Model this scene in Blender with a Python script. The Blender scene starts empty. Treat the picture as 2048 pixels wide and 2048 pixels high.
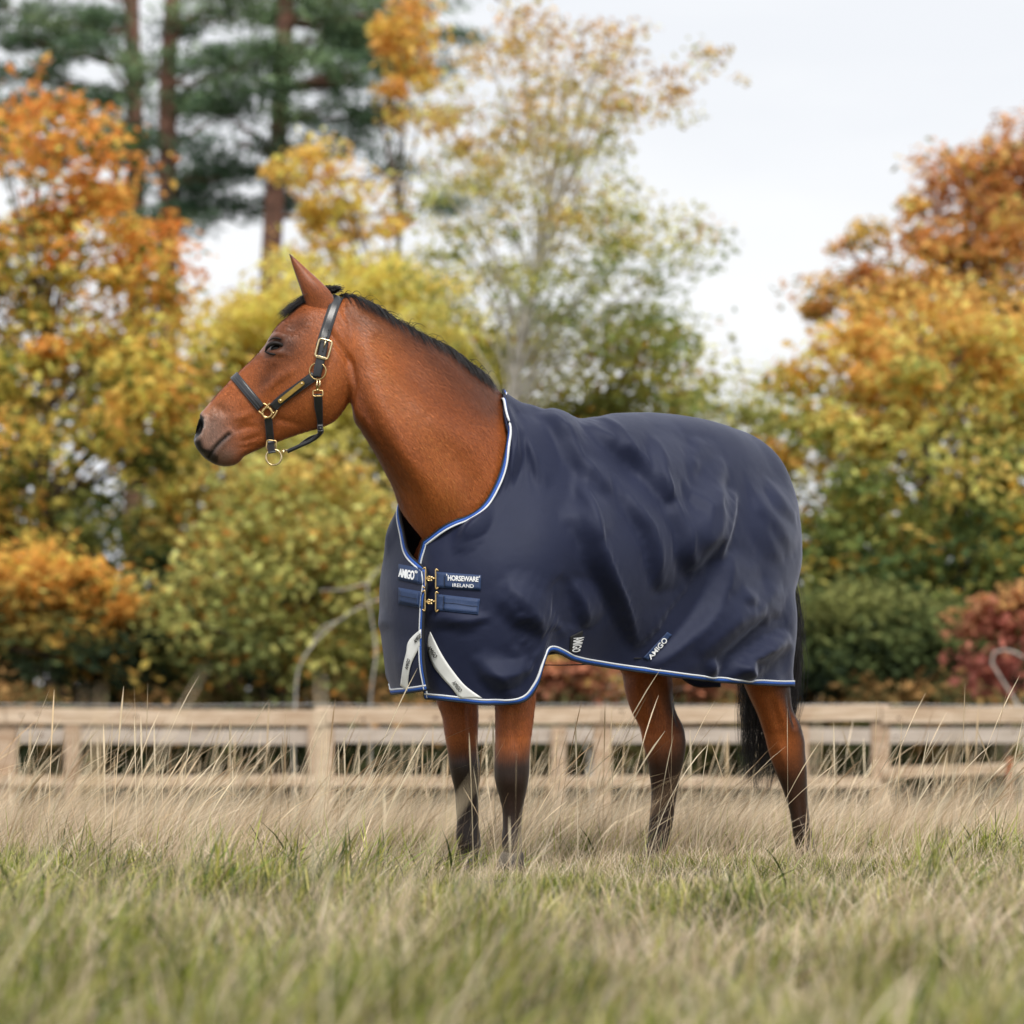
import bpy, bmesh, math, random
import numpy as np
from mathutils import Vector, Matrix
from mathutils.bvhtree import BVHTree

scene = bpy.context.scene
COL = scene.collection
R = math.radians

# ------------------------------------------------------------------ camera
# the photographer crouches nine metres from the horse, eye at 0.55 m
CAM_Y, CAM_Z = -9.0, 0.55
FPX = 5310.0                 # focal length in photograph pixels (2048 wide)
HORIZON = 1400.0             # row of the horizon in the photograph
cam_data = bpy.data.cameras.new('camera')
cam = bpy.data.objects.new('camera', cam_data)
COL.objects.link(cam)
cam.location = (0, CAM_Y, CAM_Z)
cam.rotation_euler = (R(90), 0, 0)
cam_data.sensor_width = 36.0
cam_data.lens = 36.0 * FPX / 2048
cam_data.shift_y = (HORIZON - 1024) / 2048
cam_data.clip_start = 0.1
cam_data.clip_end = 3000
cam_data.dof.use_dof = True
cam_data.dof.focus_distance = 8.62
cam_data.dof.aperture_fstop = 2.6
scene.camera = cam

# ------------------------------------------------------------------ overcast sky and sun
SUN_EL, SUN_ROT = 52, 165   # behind and a little to the right of the camera
world = bpy.data.worlds.new('World')
scene.world = world
world.use_nodes = True
wn, wl = world.node_tree.nodes, world.node_tree.links
wn.clear()
w_out = wn.new('ShaderNodeOutputWorld')
w_bg = wn.new('ShaderNodeBackground')
w_sky = wn.new('ShaderNodeTexSky')
w_sky.sky_type = 'NISHITA'
w_sky.sun_disc = False
w_sky.sun_elevation = R(SUN_EL)
w_sky.sun_rotation = R(SUN_ROT)
w_sky.air_density = 1.0
w_sky.dust_density = 6.0
w_tc = wn.new('ShaderNodeTexCoord')
w_map = wn.new('ShaderNodeMapping')
w_map.inputs['Scale'].default_value = (2.2, 2.2, 7.0)
w_noise = wn.new('ShaderNodeTexNoise')
w_noise.inputs['Scale'].default_value = 1.3
w_noise.inputs['Detail'].default_value = 5
w_ramp = wn.new('ShaderNodeValToRGB')
w_ramp.color_ramp.elements[0].position = 0.36
w_ramp.color_ramp.elements[0].color = (4.75, 4.88, 5.1, 1)     # grey-blue undersides of the cloud sheet
w_ramp.color_ramp.elements[1].position = 0.62
w_ramp.color_ramp.elements[1].color = (5.4, 5.45, 5.52, 1)
w_mix = wn.new('ShaderNodeMixRGB')
w_mix.inputs['Fac'].default_value = 0.96                        # thin gaps let a little of the blue sky through
wl.new(w_tc.outputs['Generated'], w_map.inputs['Vector'])
wl.new(w_map.outputs['Vector'], w_noise.inputs['Vector'])
wl.new(w_noise.outputs['Fac'], w_ramp.inputs['Fac'])
wl.new(w_sky.outputs['Color'], w_mix.inputs['Color1'])
wl.new(w_ramp.outputs['Color'], w_mix.inputs['Color2'])
wl.new(w_mix.outputs['Color'], w_bg.inputs['Color'])
w_bg.inputs['Strength'].default_value = 0.1
wl.new(w_bg.outputs['Background'], w_out.inputs['Surface'])

sun_data = bpy.data.lights.new('sun', 'SUN')
sun_data.energy = 1.5
sun_data.angle = R(24)
sun_data.color = (1.0, 0.95, 0.88)
sun = bpy.data.objects.new('sun', sun_data)
COL.objects.link(sun)
sun.location = (3, -10, 14)
# light comes from above, behind the camera and a little from the right
_d = Vector((-0.16, 0.60, -0.80)).normalized()
sun.rotation_euler = _d.to_track_quat('-Z', 'Y').to_euler()

vs = scene.view_settings
vs.view_transform = 'Standard'
vs.look = 'None'
vs.exposure = 0.95
vs.gamma = 1.0
vs.use_curve_mapping = False
scene.cycles.use_denoising = True
scene.cycles.max_bounces = 6
scene.cycles.diffuse_bounces = 4
scene.cycles.glossy_bounces = 2
scene.cycles.transmission_bounces = 3
scene.cycles.transparent_max_bounces = 6

rng = np.random.default_rng(7)
random.seed(7)

# ------------------------------------------------------------------ measures
def at(px, py, Y):
    """point at depth Y for a measured photograph pixel"""
    d = Y - CAM_Y
    return np.array([(px - 1024) * d / FPX, Y, CAM_Z - (py - HORIZON) * d / FPX])

# body frame of the horse: u forward, v to its left, z up
YAW = R(42)
BC, BS = math.cos(YAW), math.sin(YAW)
OX = 0.288
def bw(u, v, z):
    return np.array([OX - BC * u + BS * v, -BS * u - BC * v, z])
def bp(px, py, v):
    k = (px - 1024) / FPX
    u = (OX + BS * v + 9 * (-k) + k * BC * v) / (BC - k * BS)
    Y = -BS * u - BC * v
    return (u, v, CAM_Z - (py - HORIZON) * (Y + 9) / FPX)
LAT = np.array([BS, -BC, 0.0])
FWD = np.array([-BC, -BS, 0.0])

GY = [-40, -9, -1, -.45, .5, 3, 8, 14, 20, 30, 60, 400, 1500]
GZ = [.0, .0, .0, .0, -.085, -.20, -.42, -.66, -.80, -.86, -.86, -.8, -.8]
def ground(x, y):
    x = np.asarray(x, float); y = np.asarray(y, float)
    z = np.interp(y, GY, GZ)
    z = z + .045 * sstep(-.9, -2.2, y) * (np.sin(x * 5.1 + 2 * np.sin(y * 1.9)) * np.sin(y * 6.3 + 1.5 * np.sin(x * 2.3)))
    z = z + .018 * np.sin(x * 2.1 + y * .7) * np.cos(y * 1.7 - x * .4) + .012 * np.sin(x * 4.7 + 1.3) * np.sin(y * 3.9)
    return z

# ------------------------------------------------------------------ helpers
def spline(ts, P, te):
    """C1 Hermite interpolation with non-uniform central tangents"""
    ts = np.asarray(ts, float); P = np.asarray(P, float); te = np.asarray(te, float)
    shp = P.shape
    P = P.reshape(len(ts), -1)
    d = np.diff(P, axis=0) / np.diff(ts)[:, None]
    h = np.diff(ts)
    m = np.empty_like(P)
    m[0], m[-1] = d[0], d[-1]
    if len(ts) > 2:
        m[1:-1] = (d[:-1] * h[1:, None] + d[1:] * h[:-1, None]) / (h[1:] + h[:-1])[:, None]
    i = np.clip(np.searchsorted(ts, te, side='right') - 1, 0, len(ts) - 2)
    t = ((te - ts[i]) / h[i])[:, None]
    hh = h[i][:, None]
    r = ((2*t**3 - 3*t**2 + 1) * P[i] + (t**3 - 2*t**2 + t) * hh * m[i]
         + (-2*t**3 + 3*t**2) * P[i+1] + (t**3 - t**2) * hh * m[i+1])
    return r.reshape((len(te),) + shp[1:])

def chord(P):
    P = np.asarray(P, float).reshape(len(P), -1)
    return np.concatenate([[0], np.cumsum(np.linalg.norm(np.diff(P, axis=0), axis=1))])

def sstep(a, b, x):
    t = np.clip((x - a) / (b - a), 0, 1)
    return t * t * (3 - 2 * t)

def new_mesh(name, V, F, smooth=True):
    me = bpy.data.meshes.new(name)
    V = np.asarray(V, np.float32)
    if isinstance(F, np.ndarray):
        n, k = F.shape
        me.vertices.add(len(V)); me.vertices.foreach_set('co', V.ravel())
        me.loops.add(n * k); me.loops.foreach_set('vertex_index', F.astype(np.int32).ravel())
        me.polygons.add(n)
        me.polygons.foreach_set('loop_start', np.arange(0, n * k, k, dtype=np.int32))
        me.update(calc_edges=True)
    else:
        me.from_pydata(V.tolist(), [], F)
        me.update()
    if smooth:
        me.polygons.foreach_set('use_smooth', np.ones(len(me.polygons), bool))
    return me

def add_col(me, C, name='col'):
    C = np.asarray(C, np.float32)
    if C.shape[1] == 3:
        C = np.hstack([C, np.ones((len(C), 1), np.float32)])
    a = me.attributes.new(name, 'FLOAT_COLOR', 'POINT')
    a.data.foreach_set('color', C.ravel())

def add_vec(me, V, name):
    a = me.attributes.new(name, 'FLOAT_VECTOR', 'POINT')
    a.data.foreach_set('vector', np.asarray(V, np.float32).ravel())

def link(name, me, mat=None, parent=None):
    o = bpy.data.objects.new(name, me)
    COL.objects.link(o)
    if mat is not None:
        me.materials.append(mat)
    if parent is not None:
        o.parent = parent
        o.matrix_parent_inverse = Matrix.Translation(-parent.location)
    return o

def thing(name, label, cat, loc=(0, 0, 0), group=None):
    o = bpy.data.objects.new(name, None)
    COL.objects.link(o)
    o.location = loc
    o.empty_display_size = .2
    tag(o, label, cat, group)
    return o

def tag(o, label=None, cat=None, group=None, kind=None):
    if label: o['label'] = label
    if cat: o['category'] = cat
    if group: o['group'] = group
    if kind: o['kind'] = kind

class MB:
    """collects simple shapes into one mesh"""
    def __init__(s): s.V = []; s.F = []; s.n = 0
    def add(s, V, F):
        V = np.asarray(V, float)
        s.V.append(V)
        s.F += [tuple(int(i) + s.n for i in f) for f in F]
        s.n += len(V)
    def grid(s, G, closed=False, caps=False):
        """G: rings x points x 3"""
        n, m = G.shape[:2]
        F = []
        for i in range(n - 1):
            for j in range(m if closed else m - 1):
                a, b = i * m + j, i * m + (j + 1) % m
                F.append((a, b, b + m, a + m))
        if caps:
            F.append(tuple(range(m))[::-1]); F.append(tuple((n - 1) * m + j for j in range(m)))
        s.add(G.reshape(-1, 3), F)
    def tube(s, P, r, n=8, caps=True, ell=None):
        P = np.asarray(P, float)
        k = len(P)
        r = np.broadcast_to(np.asarray(r, float), (k,))
        T = np.gradient(P, axis=0)
        T /= np.linalg.norm(T, axis=1)[:, None] + 1e-12
        ref = np.array([0, 0, 1.0]) if abs(T[0][2]) < .9 else np.array([1.0, 0, 0])
        G = np.zeros((k, n, 3))
        A = np.cross(T[0], ref); A /= np.linalg.norm(A)
        ph = np.arange(n) * 2 * np.pi / n
        for i in range(k):
            A = A - T[i] * A.dot(T[i]); A /= np.linalg.norm(A) + 1e-12
            B = np.cross(T[i], A)
            G[i] = P[i] + r[i] * (np.cos(ph)[:, None] * A + np.sin(ph)[:, None] * B)
        s.grid(G, closed=True, caps=caps)
    def ring(s, c, R_, r, nrm, n=32, m=8):
        nrm = np.asarray(nrm, float); nrm /= np.linalg.norm(nrm)
        ref = np.array([0, 0, 1.0]) if abs(nrm[2]) < .9 else np.array([1.0, 0, 0])
        A = np.cross(nrm, ref); A /= np.linalg.norm(A); B = np.cross(nrm, A)
        th = np.linspace(0, 2*np.pi, n + 1); ph = np.arange(m) * 2*np.pi/m
        G = np.zeros((n + 1, m, 3))
        for i, t in enumerate(th):
            e = np.cos(t) * A + np.sin(t) * B
            G[i] = np.asarray(c) + e * R_ + r * (np.cos(ph)[:, None] * e + np.sin(ph)[:, None] * nrm)
        s.grid(G, closed=True)
    def box(s, c, ax, ay, az):
        """box at c with half-axis vectors"""
        c, ax, ay, az = (np.asarray(q, float) for q in (c, ax, ay, az))
        V = [c + i*ax + j*ay + k*az for i in (-1, 1) for j in (-1, 1) for k in (-1, 1)]
        s.add(V, [(0,1,3,2), (4,6,7,5), (0,4,5,1), (2,3,7,6), (0,2,6,4), (1,5,7,3)])
    def ball(s, c, r, n=10, m=8, sc=(1, 1, 1)):
        G = np.zeros((m + 1, n, 3))
        for i in range(m + 1):
            t = np.pi * i / m
            for j in range(n):
                p = 2*np.pi*j/n
                G[i, j] = np.asarray(c) + r*np.array([sc[0]*np.sin(t)*np.cos(p), sc[1]*np.sin(t)*np.sin(p), sc[2]*np.cos(t)])
        s.grid(G, closed=True)
    def build(s, name, mat=None, parent=None, smooth=True):
        me = new_mesh(name, np.vstack(s.V), s.F, smooth)
        return link(name, me, mat, parent)

def bevel(o, w, seg=2):
    m = o.modifiers.new('bevel', 'BEVEL'); m.width = w; m.segments = seg; m.limit_method = 'ANGLE'
    return o
def solidify(o, t, off=-1):
    m = o.modifiers.new('thickness', 'SOLIDIFY'); m.thickness = t; m.offset = off
    return o

# ------------------------------------------------------------------ materials
def mat_base(name):
    m = bpy.data.materials.new(name); m.use_nodes = True
    nt = m.node_tree
    return m, nt, nt.nodes['Principled BSDF']

def mat_simple(name, col, rough=.6, metal=0, spec=.5, noise=0, nscale=30, bump=0, bscale=200, sheen=0):
    m, nt, p = mat_base(name)
    p.inputs['Base Color'].default_value = (*col, 1)
    p.inputs['Roughness'].default_value = rough
    p.inputs['Metallic'].default_value = metal
    p.inputs['Specular IOR Level'].default_value = spec
    if sheen:
        p.inputs['Sheen Weight'].default_value = sheen
        p.inputs['Sheen Roughness'].default_value = .5
    tc = nt.nodes.new('ShaderNodeTexCoord')
    if noise:
        n = nt.nodes.new('ShaderNodeTexNoise'); n.inputs['Scale'].default_value = nscale; n.inputs['Detail'].default_value = 5
        nt.links.new(tc.outputs['Object'], n.inputs['Vector'])
        mr = nt.nodes.new('ShaderNodeMapRange')
        mr.inputs['From Min'].default_value = .3; mr.inputs['From Max'].default_value = .7
        mr.inputs['To Min'].default_value = 1 - noise; mr.inputs['To Max'].default_value = 1 + noise
        nt.links.new(n.outputs['Fac'], mr.inputs['Value'])
        mx = nt.nodes.new('ShaderNodeVectorMath'); mx.operation = 'SCALE'
        mx.inputs[0].default_value = col
        nt.links.new(mr.outputs['Result'], mx.inputs['Scale'])
        nt.links.new(mx.outputs['Vector'], p.inputs['Base Color'])
    if bump:
        n = nt.nodes.new('ShaderNodeTexNoise'); n.inputs['Scale'].default_value = bscale; n.inputs['Detail'].default_value = 3
        nt.links.new(tc.outputs['Object'], n.inputs['Vector'])
        b = nt.nodes.new('ShaderNodeBump'); b.inputs['Strength'].default_value = bump; b.inputs['Distance'].default_value = .002
        nt.links.new(n.outputs['Fac'], b.inputs['Height']); nt.links.new(b.outputs['Normal'], p.inputs['Normal'])
    return m

def mat_leaf(name, trans=.35):
    m = bpy.data.materials.new(name); m.use_nodes = True
    nt = m.node_tree; nt.nodes.clear()
    out = nt.nodes.new('ShaderNodeOutputMaterial')
    a = nt.nodes.new('ShaderNodeAttribute'); a.attribute_name = 'col'
    d = nt.nodes.new('ShaderNodeBsdfDiffuse'); t = nt.nodes.new('ShaderNodeBsdfTranslucent')
    mx = nt.nodes.new('ShaderNodeMixShader'); mx.inputs[0].default_value = trans
    nt.links.new(a.outputs['Color'], d.inputs['Color']); nt.links.new(a.outputs['Color'], t.inputs['Color'])
    nt.links.new(d.outputs[0], mx.inputs[1]); nt.links.new(t.outputs[0], mx.inputs[2])
    nt.links.new(mx.outputs[0], out.inputs['Surface'])
    return m
# ================================================================== HORSE
def loft(rings, sub=6):
    """rings: stations x points x 3 -> closed surface, smooth along the stations"""
    G = np.asarray(rings, float)
    ts = chord(G.mean(axis=1))
    te = np.concatenate([np.linspace(ts[i], ts[i+1], sub, endpoint=False) for i in range(len(ts)-1)] + [[ts[-1]]])
    return spline(ts, G, te)

body_mb = MB()
# ---- torso, sections across the spine
PH = np.arange(36) * 2 * np.pi / 36
def torso_ring(u, top, bot, w, sq=.9):
    c, s = np.cos(PH), np.sin(PH)
    e = lambda q: np.sign(q) * np.abs(q) ** sq
    zc, hz = (top + bot) / 2, (top - bot) / 2
    return np.array([bw(u, w * e(a), zc + hz * e(b)) for a, b in zip(c, s)])
TORSO = [(.76, 1.0, .90, .06), (.73, 1.05, .84, .11), (.66, 1.16, .80, .15), (.5, 1.44, .80, .20), (.34, 1.49, .80, .235),
         (.15, 1.45, .81, .265), (-.05, 1.45, .82, .28), (-.25, 1.48, .84, .28), (-.45, 1.49, .82, .27), (-.6, 1.45, .92, .23), (-.68, 1.38, 1.0, .17), (-.72, 1.3, 1.1, .08)]
body_mb.grid(loft([torso_ring(*t) for t in TORSO]), closed=True, caps=True)

# ---- sections given by top edge, under edge and half widths from under edge to top edge
def slab_ring(T, B, w, wd):
    ph = np.linspace(0, np.pi, 17)
    t = (1 - np.cos(ph)) / 2
    tc = np.array([0, .05, .2, .4, .6, .8, .95, 1.0])
    pc = np.arccos(1 - 2 * tc)
    ww = spline(pc, np.array([0, *w, 0])[:, None], ph)[:, 0]
    ww = np.maximum(ww, 0); ww[0] = ww[-1] = 0
    mid = B + t[:, None] * (T - B)
    near = mid + ww[:, None] * wd
    far = mid - ww[:, None] * wd
    return np.vstack([near, far[1:-1][::-1]])

HY_, NEARDIR = -.70, np.array([0, -1.0, 0])
HEAD = [  # top px, under px, half widths (m) from the jaw up to the forehead
    ((688, 606), (730, 690), (.012, .02, .03, .03, .025, .012)),
    ((672, 592), (728, 710), (.022, .05, .062, .062, .05, .026)),
    ((642, 590), (719, 740), (.028, .064, .08, .08, .064, .034)),
    ((608, 606), (710, 770), (.032, .074, .092, .092, .084, .05)),
    ((576, 634), (699, 802), (.034, .076, .094, .098, .095, .062)),
    ((552, 656), (676, 836), (.034, .072, .090, .096, .104, .068)),
    ((532, 688), (646, 854), (.032, .066, .083, .092, .098, .062)),
    ((513, 711), (609, 865), (.030, .058, .074, .083, .078, .05)),
    ((490, 733), (568, 879), (.028, .049, .062, .070, .062, .041)),
    ((466, 756), (531, 893), (.028, .044, .053, .060, .052, .036)),
    ((444, 779), (505, 904), (.028, .043, .049, .054, .048, .034)),
    ((424, 801), (486, 914), (.030, .045, .051, .054, .048, .034)),
    ((408, 820), (476, 925), (.031, .046, .054, .057, .052, .036)),
    ((396, 838), (461, 932), (.029, .046, .056, .060, .055, .035)),
    ((390, 855), (444, 932), (.026, .044, .056, .060, .052, .032)),
    ((388, 874), (424, 926), (.020, .036, .050, .054, .044, .026)),
    ((391, 892), (407, 915), (.010, .02, .03, .034, .026, .014)),
]
head_rings = []
for i, (T, B, w) in enumerate(HEAD):
    Y = HY_ - .03 * i / 16
    head_rings.append(slab_ring(at(*T, Y), at(*B, Y), w, NEARDIR))
body_mb.grid(loft(head_rings, 5), closed=True, caps=True)

NECK = [  # crest px, crest Y, under px, under Y, half widths, blend towards the body's own side direction
    ((668, 606), -.70, (694, 770), -.70, (.03, .055, .06, .06, .05, .03), 0),
    ((700, 592), -.70, (704, 815), -.70, (.045, .07, .074, .075, .062, .036), .0),
    ((733, 602), -.69, (708, 840), -.70, (.055, .078, .083, .082, .066, .036), .1),
    ((774, 627), -.66, (724, 863), -.69, (.062, .086, .092, .088, .068, .034), .25),
    ((817, 655), -.61, (753, 903), -.67, (.07, .098, .102, .094, .07, .033), .45),
    ((867, 681), -.55, (785, 950), -.64, (.08, .112, .116, .104, .074, .033), .65),
    ((912, 707), -.48, (812, 990), -.61, (.088, .12, .126, .112, .078, .034), .85),
    ((952, 740), -.41, (830, 1030), -.58, (.09, .13, .138, .122, .084, .036), 1),
    ((990, 778), -.34, (860, 1085), -.53, (.062, .115, .142, .132, .09, .04), 1),
    ((1035, 815), -.27, (905, 1140), -.44, (.06, .115, .142, .132, .09, .04), 1),
]
neck_rings = []
for T, TY, B, BY, w, bl in NECK:
    wd = NEARDIR * (1 - bl) + LAT * bl
    wd = wd / np.linalg.norm(wd)
    neck_rings.append(slab_ring(at(*T, TY), at(*B, BY), w, wd))
body_mb.grid(loft(neck_rings, 6), closed=True, caps=True)

# ---- legs: (left px, right px, row, Y, half depth)
def leg(sections, upper):
    rings = []
    for (u, v, z, ru, rv) in upper:
        rings.append(np.array([bw(u + ru * a, v + rv * b, z) for a, b in zip(np.cos(PH[::2]), np.sin(PH[::2]))]))
    # the ring of the upper part starts along +u, which is image left
    for l, r, y, Y, d in sections:
        p, q = at(l, y, Y), at(r, y, Y)
        c, h = (p + q) / 2, (q - p)[0] / 2
        rings.append(np.array([c + np.array([-h * a, -d * b, 0]) for a, b in zip(np.cos(PH[::2] + R(0)), np.sin(PH[::2]))]))
    body_mb.grid(loft(rings, 6), closed=True, caps=True)

leg([(871, 957, 1397, -.215, .075), (884, 957, 1435, -.21, .068), (890, 956, 1476, -.205, .056), (896, 957, 1512, -.2, .05), (899, 961, 1536, -.2, .052),
     (903, 960, 1556, -.197, .05), (909, 957, 1582, -.195, .038), (911, 957, 1610, -.195, .034), (913, 957, 1645, -.195, .034), (912, 961, 1672, -.195, .039), (914, 963, 1688, -.197, .04),
     (918, 963, 1706, -.203, .036), (917, 966, 1722, -.21, .042), (912, 970, 1740, -.215, .048)],
    [(.50, -.14, 1.15, .08, .06), (.51, -.145, 1.0, .09, .065), (.49, -.15, .80, .095, .075), (.485, -.155, .66, .088, .08)])
leg([(989, 1072, 1400, -.46, .078), (990, 1068, 1435, -.46, .068), (990, 1063, 1476, -.46, .057), (988.5, 1060, 1515, -.46, .054), (988, 1059.5, 1540, -.46, .054),
     (990, 1057, 1563, -.46, .052), (998, 1051, 1593, -.458, .039), (1004, 1046, 1620, -.456, .034), (1005, 1043, 1655, -.455, .034), (1003, 1044, 1679, -.456, .039), (1004, 1045, 1693, -.458, .04),
     (1007, 1044, 1708, -.464, .036), (1004, 1046, 1720, -.47, .042), (998, 1049, 1736, -.476, .048)],
    [(.50, .14, 1.15, .08, .06), (.51, .145, 1.0, .09, .065), (.525, .155, .80, .095, .075), (.525, .165, .66, .088, .08)])
leg([(1243, 1342, 1345, .33, .085), (1248, 1346, 1376, .33, .076), (1261, 1352, 1420, .335, .063), (1279, 1367, 1455, .34, .056), (1284, 1372, 1480, .342, .052), (1291, 1370, 1510, .344, .05),
     (1298, 1363, 1545, .346, .043), (1302, 1355, 1585, .35, .037), (1299, 1348, 1632, .353, .034), (1296, 1343, 1668, .356, .038), (1293, 1341, 1685, .355, .039),
     (1289, 1334, 1704, .35, .036), (1282, 1333, 1722, .345, .042), (1274, 1332, 1742, .34, .048)],
    [(-.45, -.17, 1.2, .16, .08), (-.42, -.18, 1.05, .18, .09), (-.35, -.175, .86, .155, .095), (-.31, -.165, .70, .11, .085)])
leg([(1490, 1580, 1374, .33, .09), (1500, 1583, 1397, .335, .08), (1511, 1588, 1420, .345, .07), (1524, 1602, 1455, .37, .058), (1530, 1609, 1477, .385, .052), (1537, 1611, 1505, .4, .05),
     (1549, 1614, 1540, .415, .045), (1564, 1615, 1577, .43, .038), (1577, 1617, 1615, .442, .034), (1583, 1622, 1650, .452, .034), (1587, 1627, 1677, .46, .038), (1591, 1629, 1692, .464, .039),
     (1592, 1633, 1712, .46, .037), (1590, 1640, 1730, .455, .042), (1586, 1646, 1752, .45, .048)],
    [(-.48, .17, 1.2, .16, .08), (-.5, .185, 1.05, .19, .09), (-.57, .19, .86, .175, .1), (-.61, .18, .70, .12, .09)])

tmp = body_mb.build('tmp_body', None)
rm = tmp.modifiers.new('r', 'REMESH'); rm.mode = 'VOXEL'; rm.voxel_size = .0062; rm.adaptivity = 0
dg = bpy.context.evaluated_depsgraph_get()
ev = bpy.data.meshes.new_from_object(tmp.evaluated_get(dg))
HV = np.empty(len(ev.vertices) * 3, np.float32); ev.vertices.foreach_get('co', HV); HV = HV.reshape(-1, 3).astype(float)
HE = np.empty(len(ev.edges) * 2, np.int32); ev.edges.foreach_get('vertices', HE); HE = HE.reshape(-1, 2)
HF = np.empty(len(ev.loops), np.int32); ev.loops.foreach_get('vertex_index', HF)
HF = HF.reshape(-1, 4) if len(HF) == 4 * len(ev.polygons) else None
assert HF is not None
bpy.data.objects.remove(tmp)

deg = np.bincount(HE.ravel(), minlength=len(HV)).astype(float)[:, None]
def lap(V):
    S = np.empty_like(V)
    for k in range(3):
        S[:, k] = np.bincount(HE[:, 0], V[HE[:, 1], k], len(V)) + np.bincount(HE[:, 1], V[HE[:, 0], k], len(V))
    return S / deg - V
def smooth(V, n, wgt=1.0):
    for _ in range(n):
        V = V + .5 * wgt * lap(V)
        V = V - .51 * wgt * lap(V)
    return V
HV = smooth(HV, 14)
# where neck, shoulder and jaw meet the seams are blended further
jx = (HV[:, 2] > .5) & (HV[:, 2] < 1.45)
for _ in range(12):
    HV = HV + (.4 * jx[:, None]) * lap(HV) * sstep(-.36, -.2, HV[:, 0] + 0 * HV[:, 2])[:, None]

def vnormals(V, F):
    a = V[F[:, 2]] - V[F[:, 0]]; b = V[F[:, 3]] - V[F[:, 1]]
    n = np.cross(a, b); N = np.zeros_like(V)
    for k in range(4):
        for c in range(3):
            N[:, c] += np.bincount(F[:, k], n[:, c], len(V))
    return N / (np.linalg.norm(N, axis=1)[:, None] + 1e-12)

# photograph rows and columns of every vertex, as measures on the head's own plane
dep = HV[:, 1] - CAM_Y
HN = vnormals(HV, HF)
headplane = (HY_ - CAM_Y)
qx = 1024 + HV[:, 0] * FPX / headplane
qy = HORIZON - (HV[:, 2] - CAM_Z) * FPX / headplane
ishead = (HV[:, 2] > 1.2) & (HV[:, 0] < -.45) & (qx < 720)
side = -np.sign(HV[:, 1] - (HY_ - .015))      # +1 near side, -1 far side

def seg_dist(px, py, pts):
    """distance to a polyline, fraction along it"""
    best = np.full(len(px), 1e9); par = np.zeros(len(px)); sg = np.zeros(len(px))
    L = chord(np.array(pts)); tot = L[-1]
    for i in range(len(pts) - 1):
        a, b = np.array(pts[i], float), np.array(pts[i+1], float)
        d = b - a; l2 = d.dot(d)
        t = np.clip(((px - a[0]) * d[0] + (py - a[1]) * d[1]) / l2, 0, 1)
        ex, ey = px - (a[0] + t * d[0]), py - (a[1] + t * d[1])
        r = np.hypot(ex, ey)
        m = r < best
        best[m] = r[m]; par[m] = ((L[i] + t * (L[i+1] - L[i])) / tot)[m]
        sg[m] = np.sign(d[0] * ey - d[1] * ex)[m]
    return best, par, sg

def push(mask, amt):
    global HV
    HV = HV + (amt * mask)[:, None] * HN

flank = np.abs(HN[:, 1]) * ishead              # only the two side faces
g = lambda d, w: np.exp(-(d / w) ** 2)
def ell(cx, cy, ax, ay, ang=0):
    c, s = math.cos(R(ang)), math.sin(R(ang))
    dx, dy = qx - cx, qy - cy
    return np.hypot((dx * c + dy * s) / ax, (-dx * s + dy * c) / ay)
# hollow above the eye, brow ridge, socket
push(flank, -.010 * g(ell(590, 668, 17, 12, -35), 1))
push(flank, .010 * g(ell(556, 681, 24, 6.5, -8), 1))
push(flank, .006 * g(ell(556, 713, 22, 6, 12), 1))
push(flank, -.013 * np.clip(1.15 - ell(551, 696, 21, 11.5, 6), 0, 1) ** .7)
# facial crest and the hollow in front of it
d_, p_, s_ = seg_dist(qx, qy, [(600, 742), (565, 762), (532, 792)])
push(flank, .006 * g(d_, 8) * np.sin(np.pi * np.clip(p_, .05, .95)))
d_, p_, s_ = seg_dist(qx, qy, [(560, 728), (535, 768), (505, 800)])
push(flank, -.006 * g(d_, 12) * np.sin(np.pi * np.clip(p_, .05, .95)))
# big round cheek muscle with its rear edge, groove behind the jaw
push(flank, .009 * g(ell(650, 775, 46, 62, 15), 1.0))
d_, p_, s_ = seg_dist(qx, qy, [(640, 640), (676, 690), (706, 735), (713, 775), (703, 812), (680, 838)])
push(np.abs(HN[:, 1]) * (qx < 760) * (HV[:, 2] > 1.3) * (HV[:, 0] < -.3), -.011 * g(d_, 7.5) * sstep(0, .25, p_))
d_, p_, s_ = seg_dist(qx, qy, [(540, 838), (575, 846), (615, 856)])
push(flank, -.005 * g(d_, 7) * np.sin(np.pi * np.clip(p_, .02, .98)))
# wrinkles between mouth corner and halter ring, cheek tendon
for pl, a, wd_ in (([(468, 868), (495, 858), (520, 858)], -.0035, 5), ([(475, 888), (500, 884), (528, 872)], -.0035, 4.5),
                   ([(470, 900), (490, 898), (520, 890)], -.003, 4), ([(462, 845), (490, 838), (516, 826)], .004, 7), ([(425, 815), (445, 822), (462, 838)], -.006, 9)):
    d_, p_, s_ = seg_dist(qx, qy, pl)
    push(flank, 1.4 * a * g(d_, wd_) * np.sin(np.pi * np.clip(p_, .05, .95)))
HN = vnormals(HV, HF)
flank = np.abs(HN[:, 1]) * ishead
# nostril: raised rim behind, deep opening
rim = ell(399, 858, 11, 25, 10)
push(flank, .009 * g((rim - 1.15), .38))
d_, p_, s_ = seg_dist(qx, qy, [(423, 917), (436, 900), (450, 885), (463, 873)])
push(flank, .0035 * (g(d_ - 6, 5)))
push(np.maximum(flank, ishead * sstep(445, 425, qx)), -.010 * g(d_, 2.8))
HV = HV + .25 * lap(HV)
inn = np.clip(1.05 - ell(400.5, 858, 12, 24, 10), 0, 1)
nost = (inn ** .55) * ishead
HV[:, 1] += side * nost * .042
HV[:, 0] += nost * .008

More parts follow.
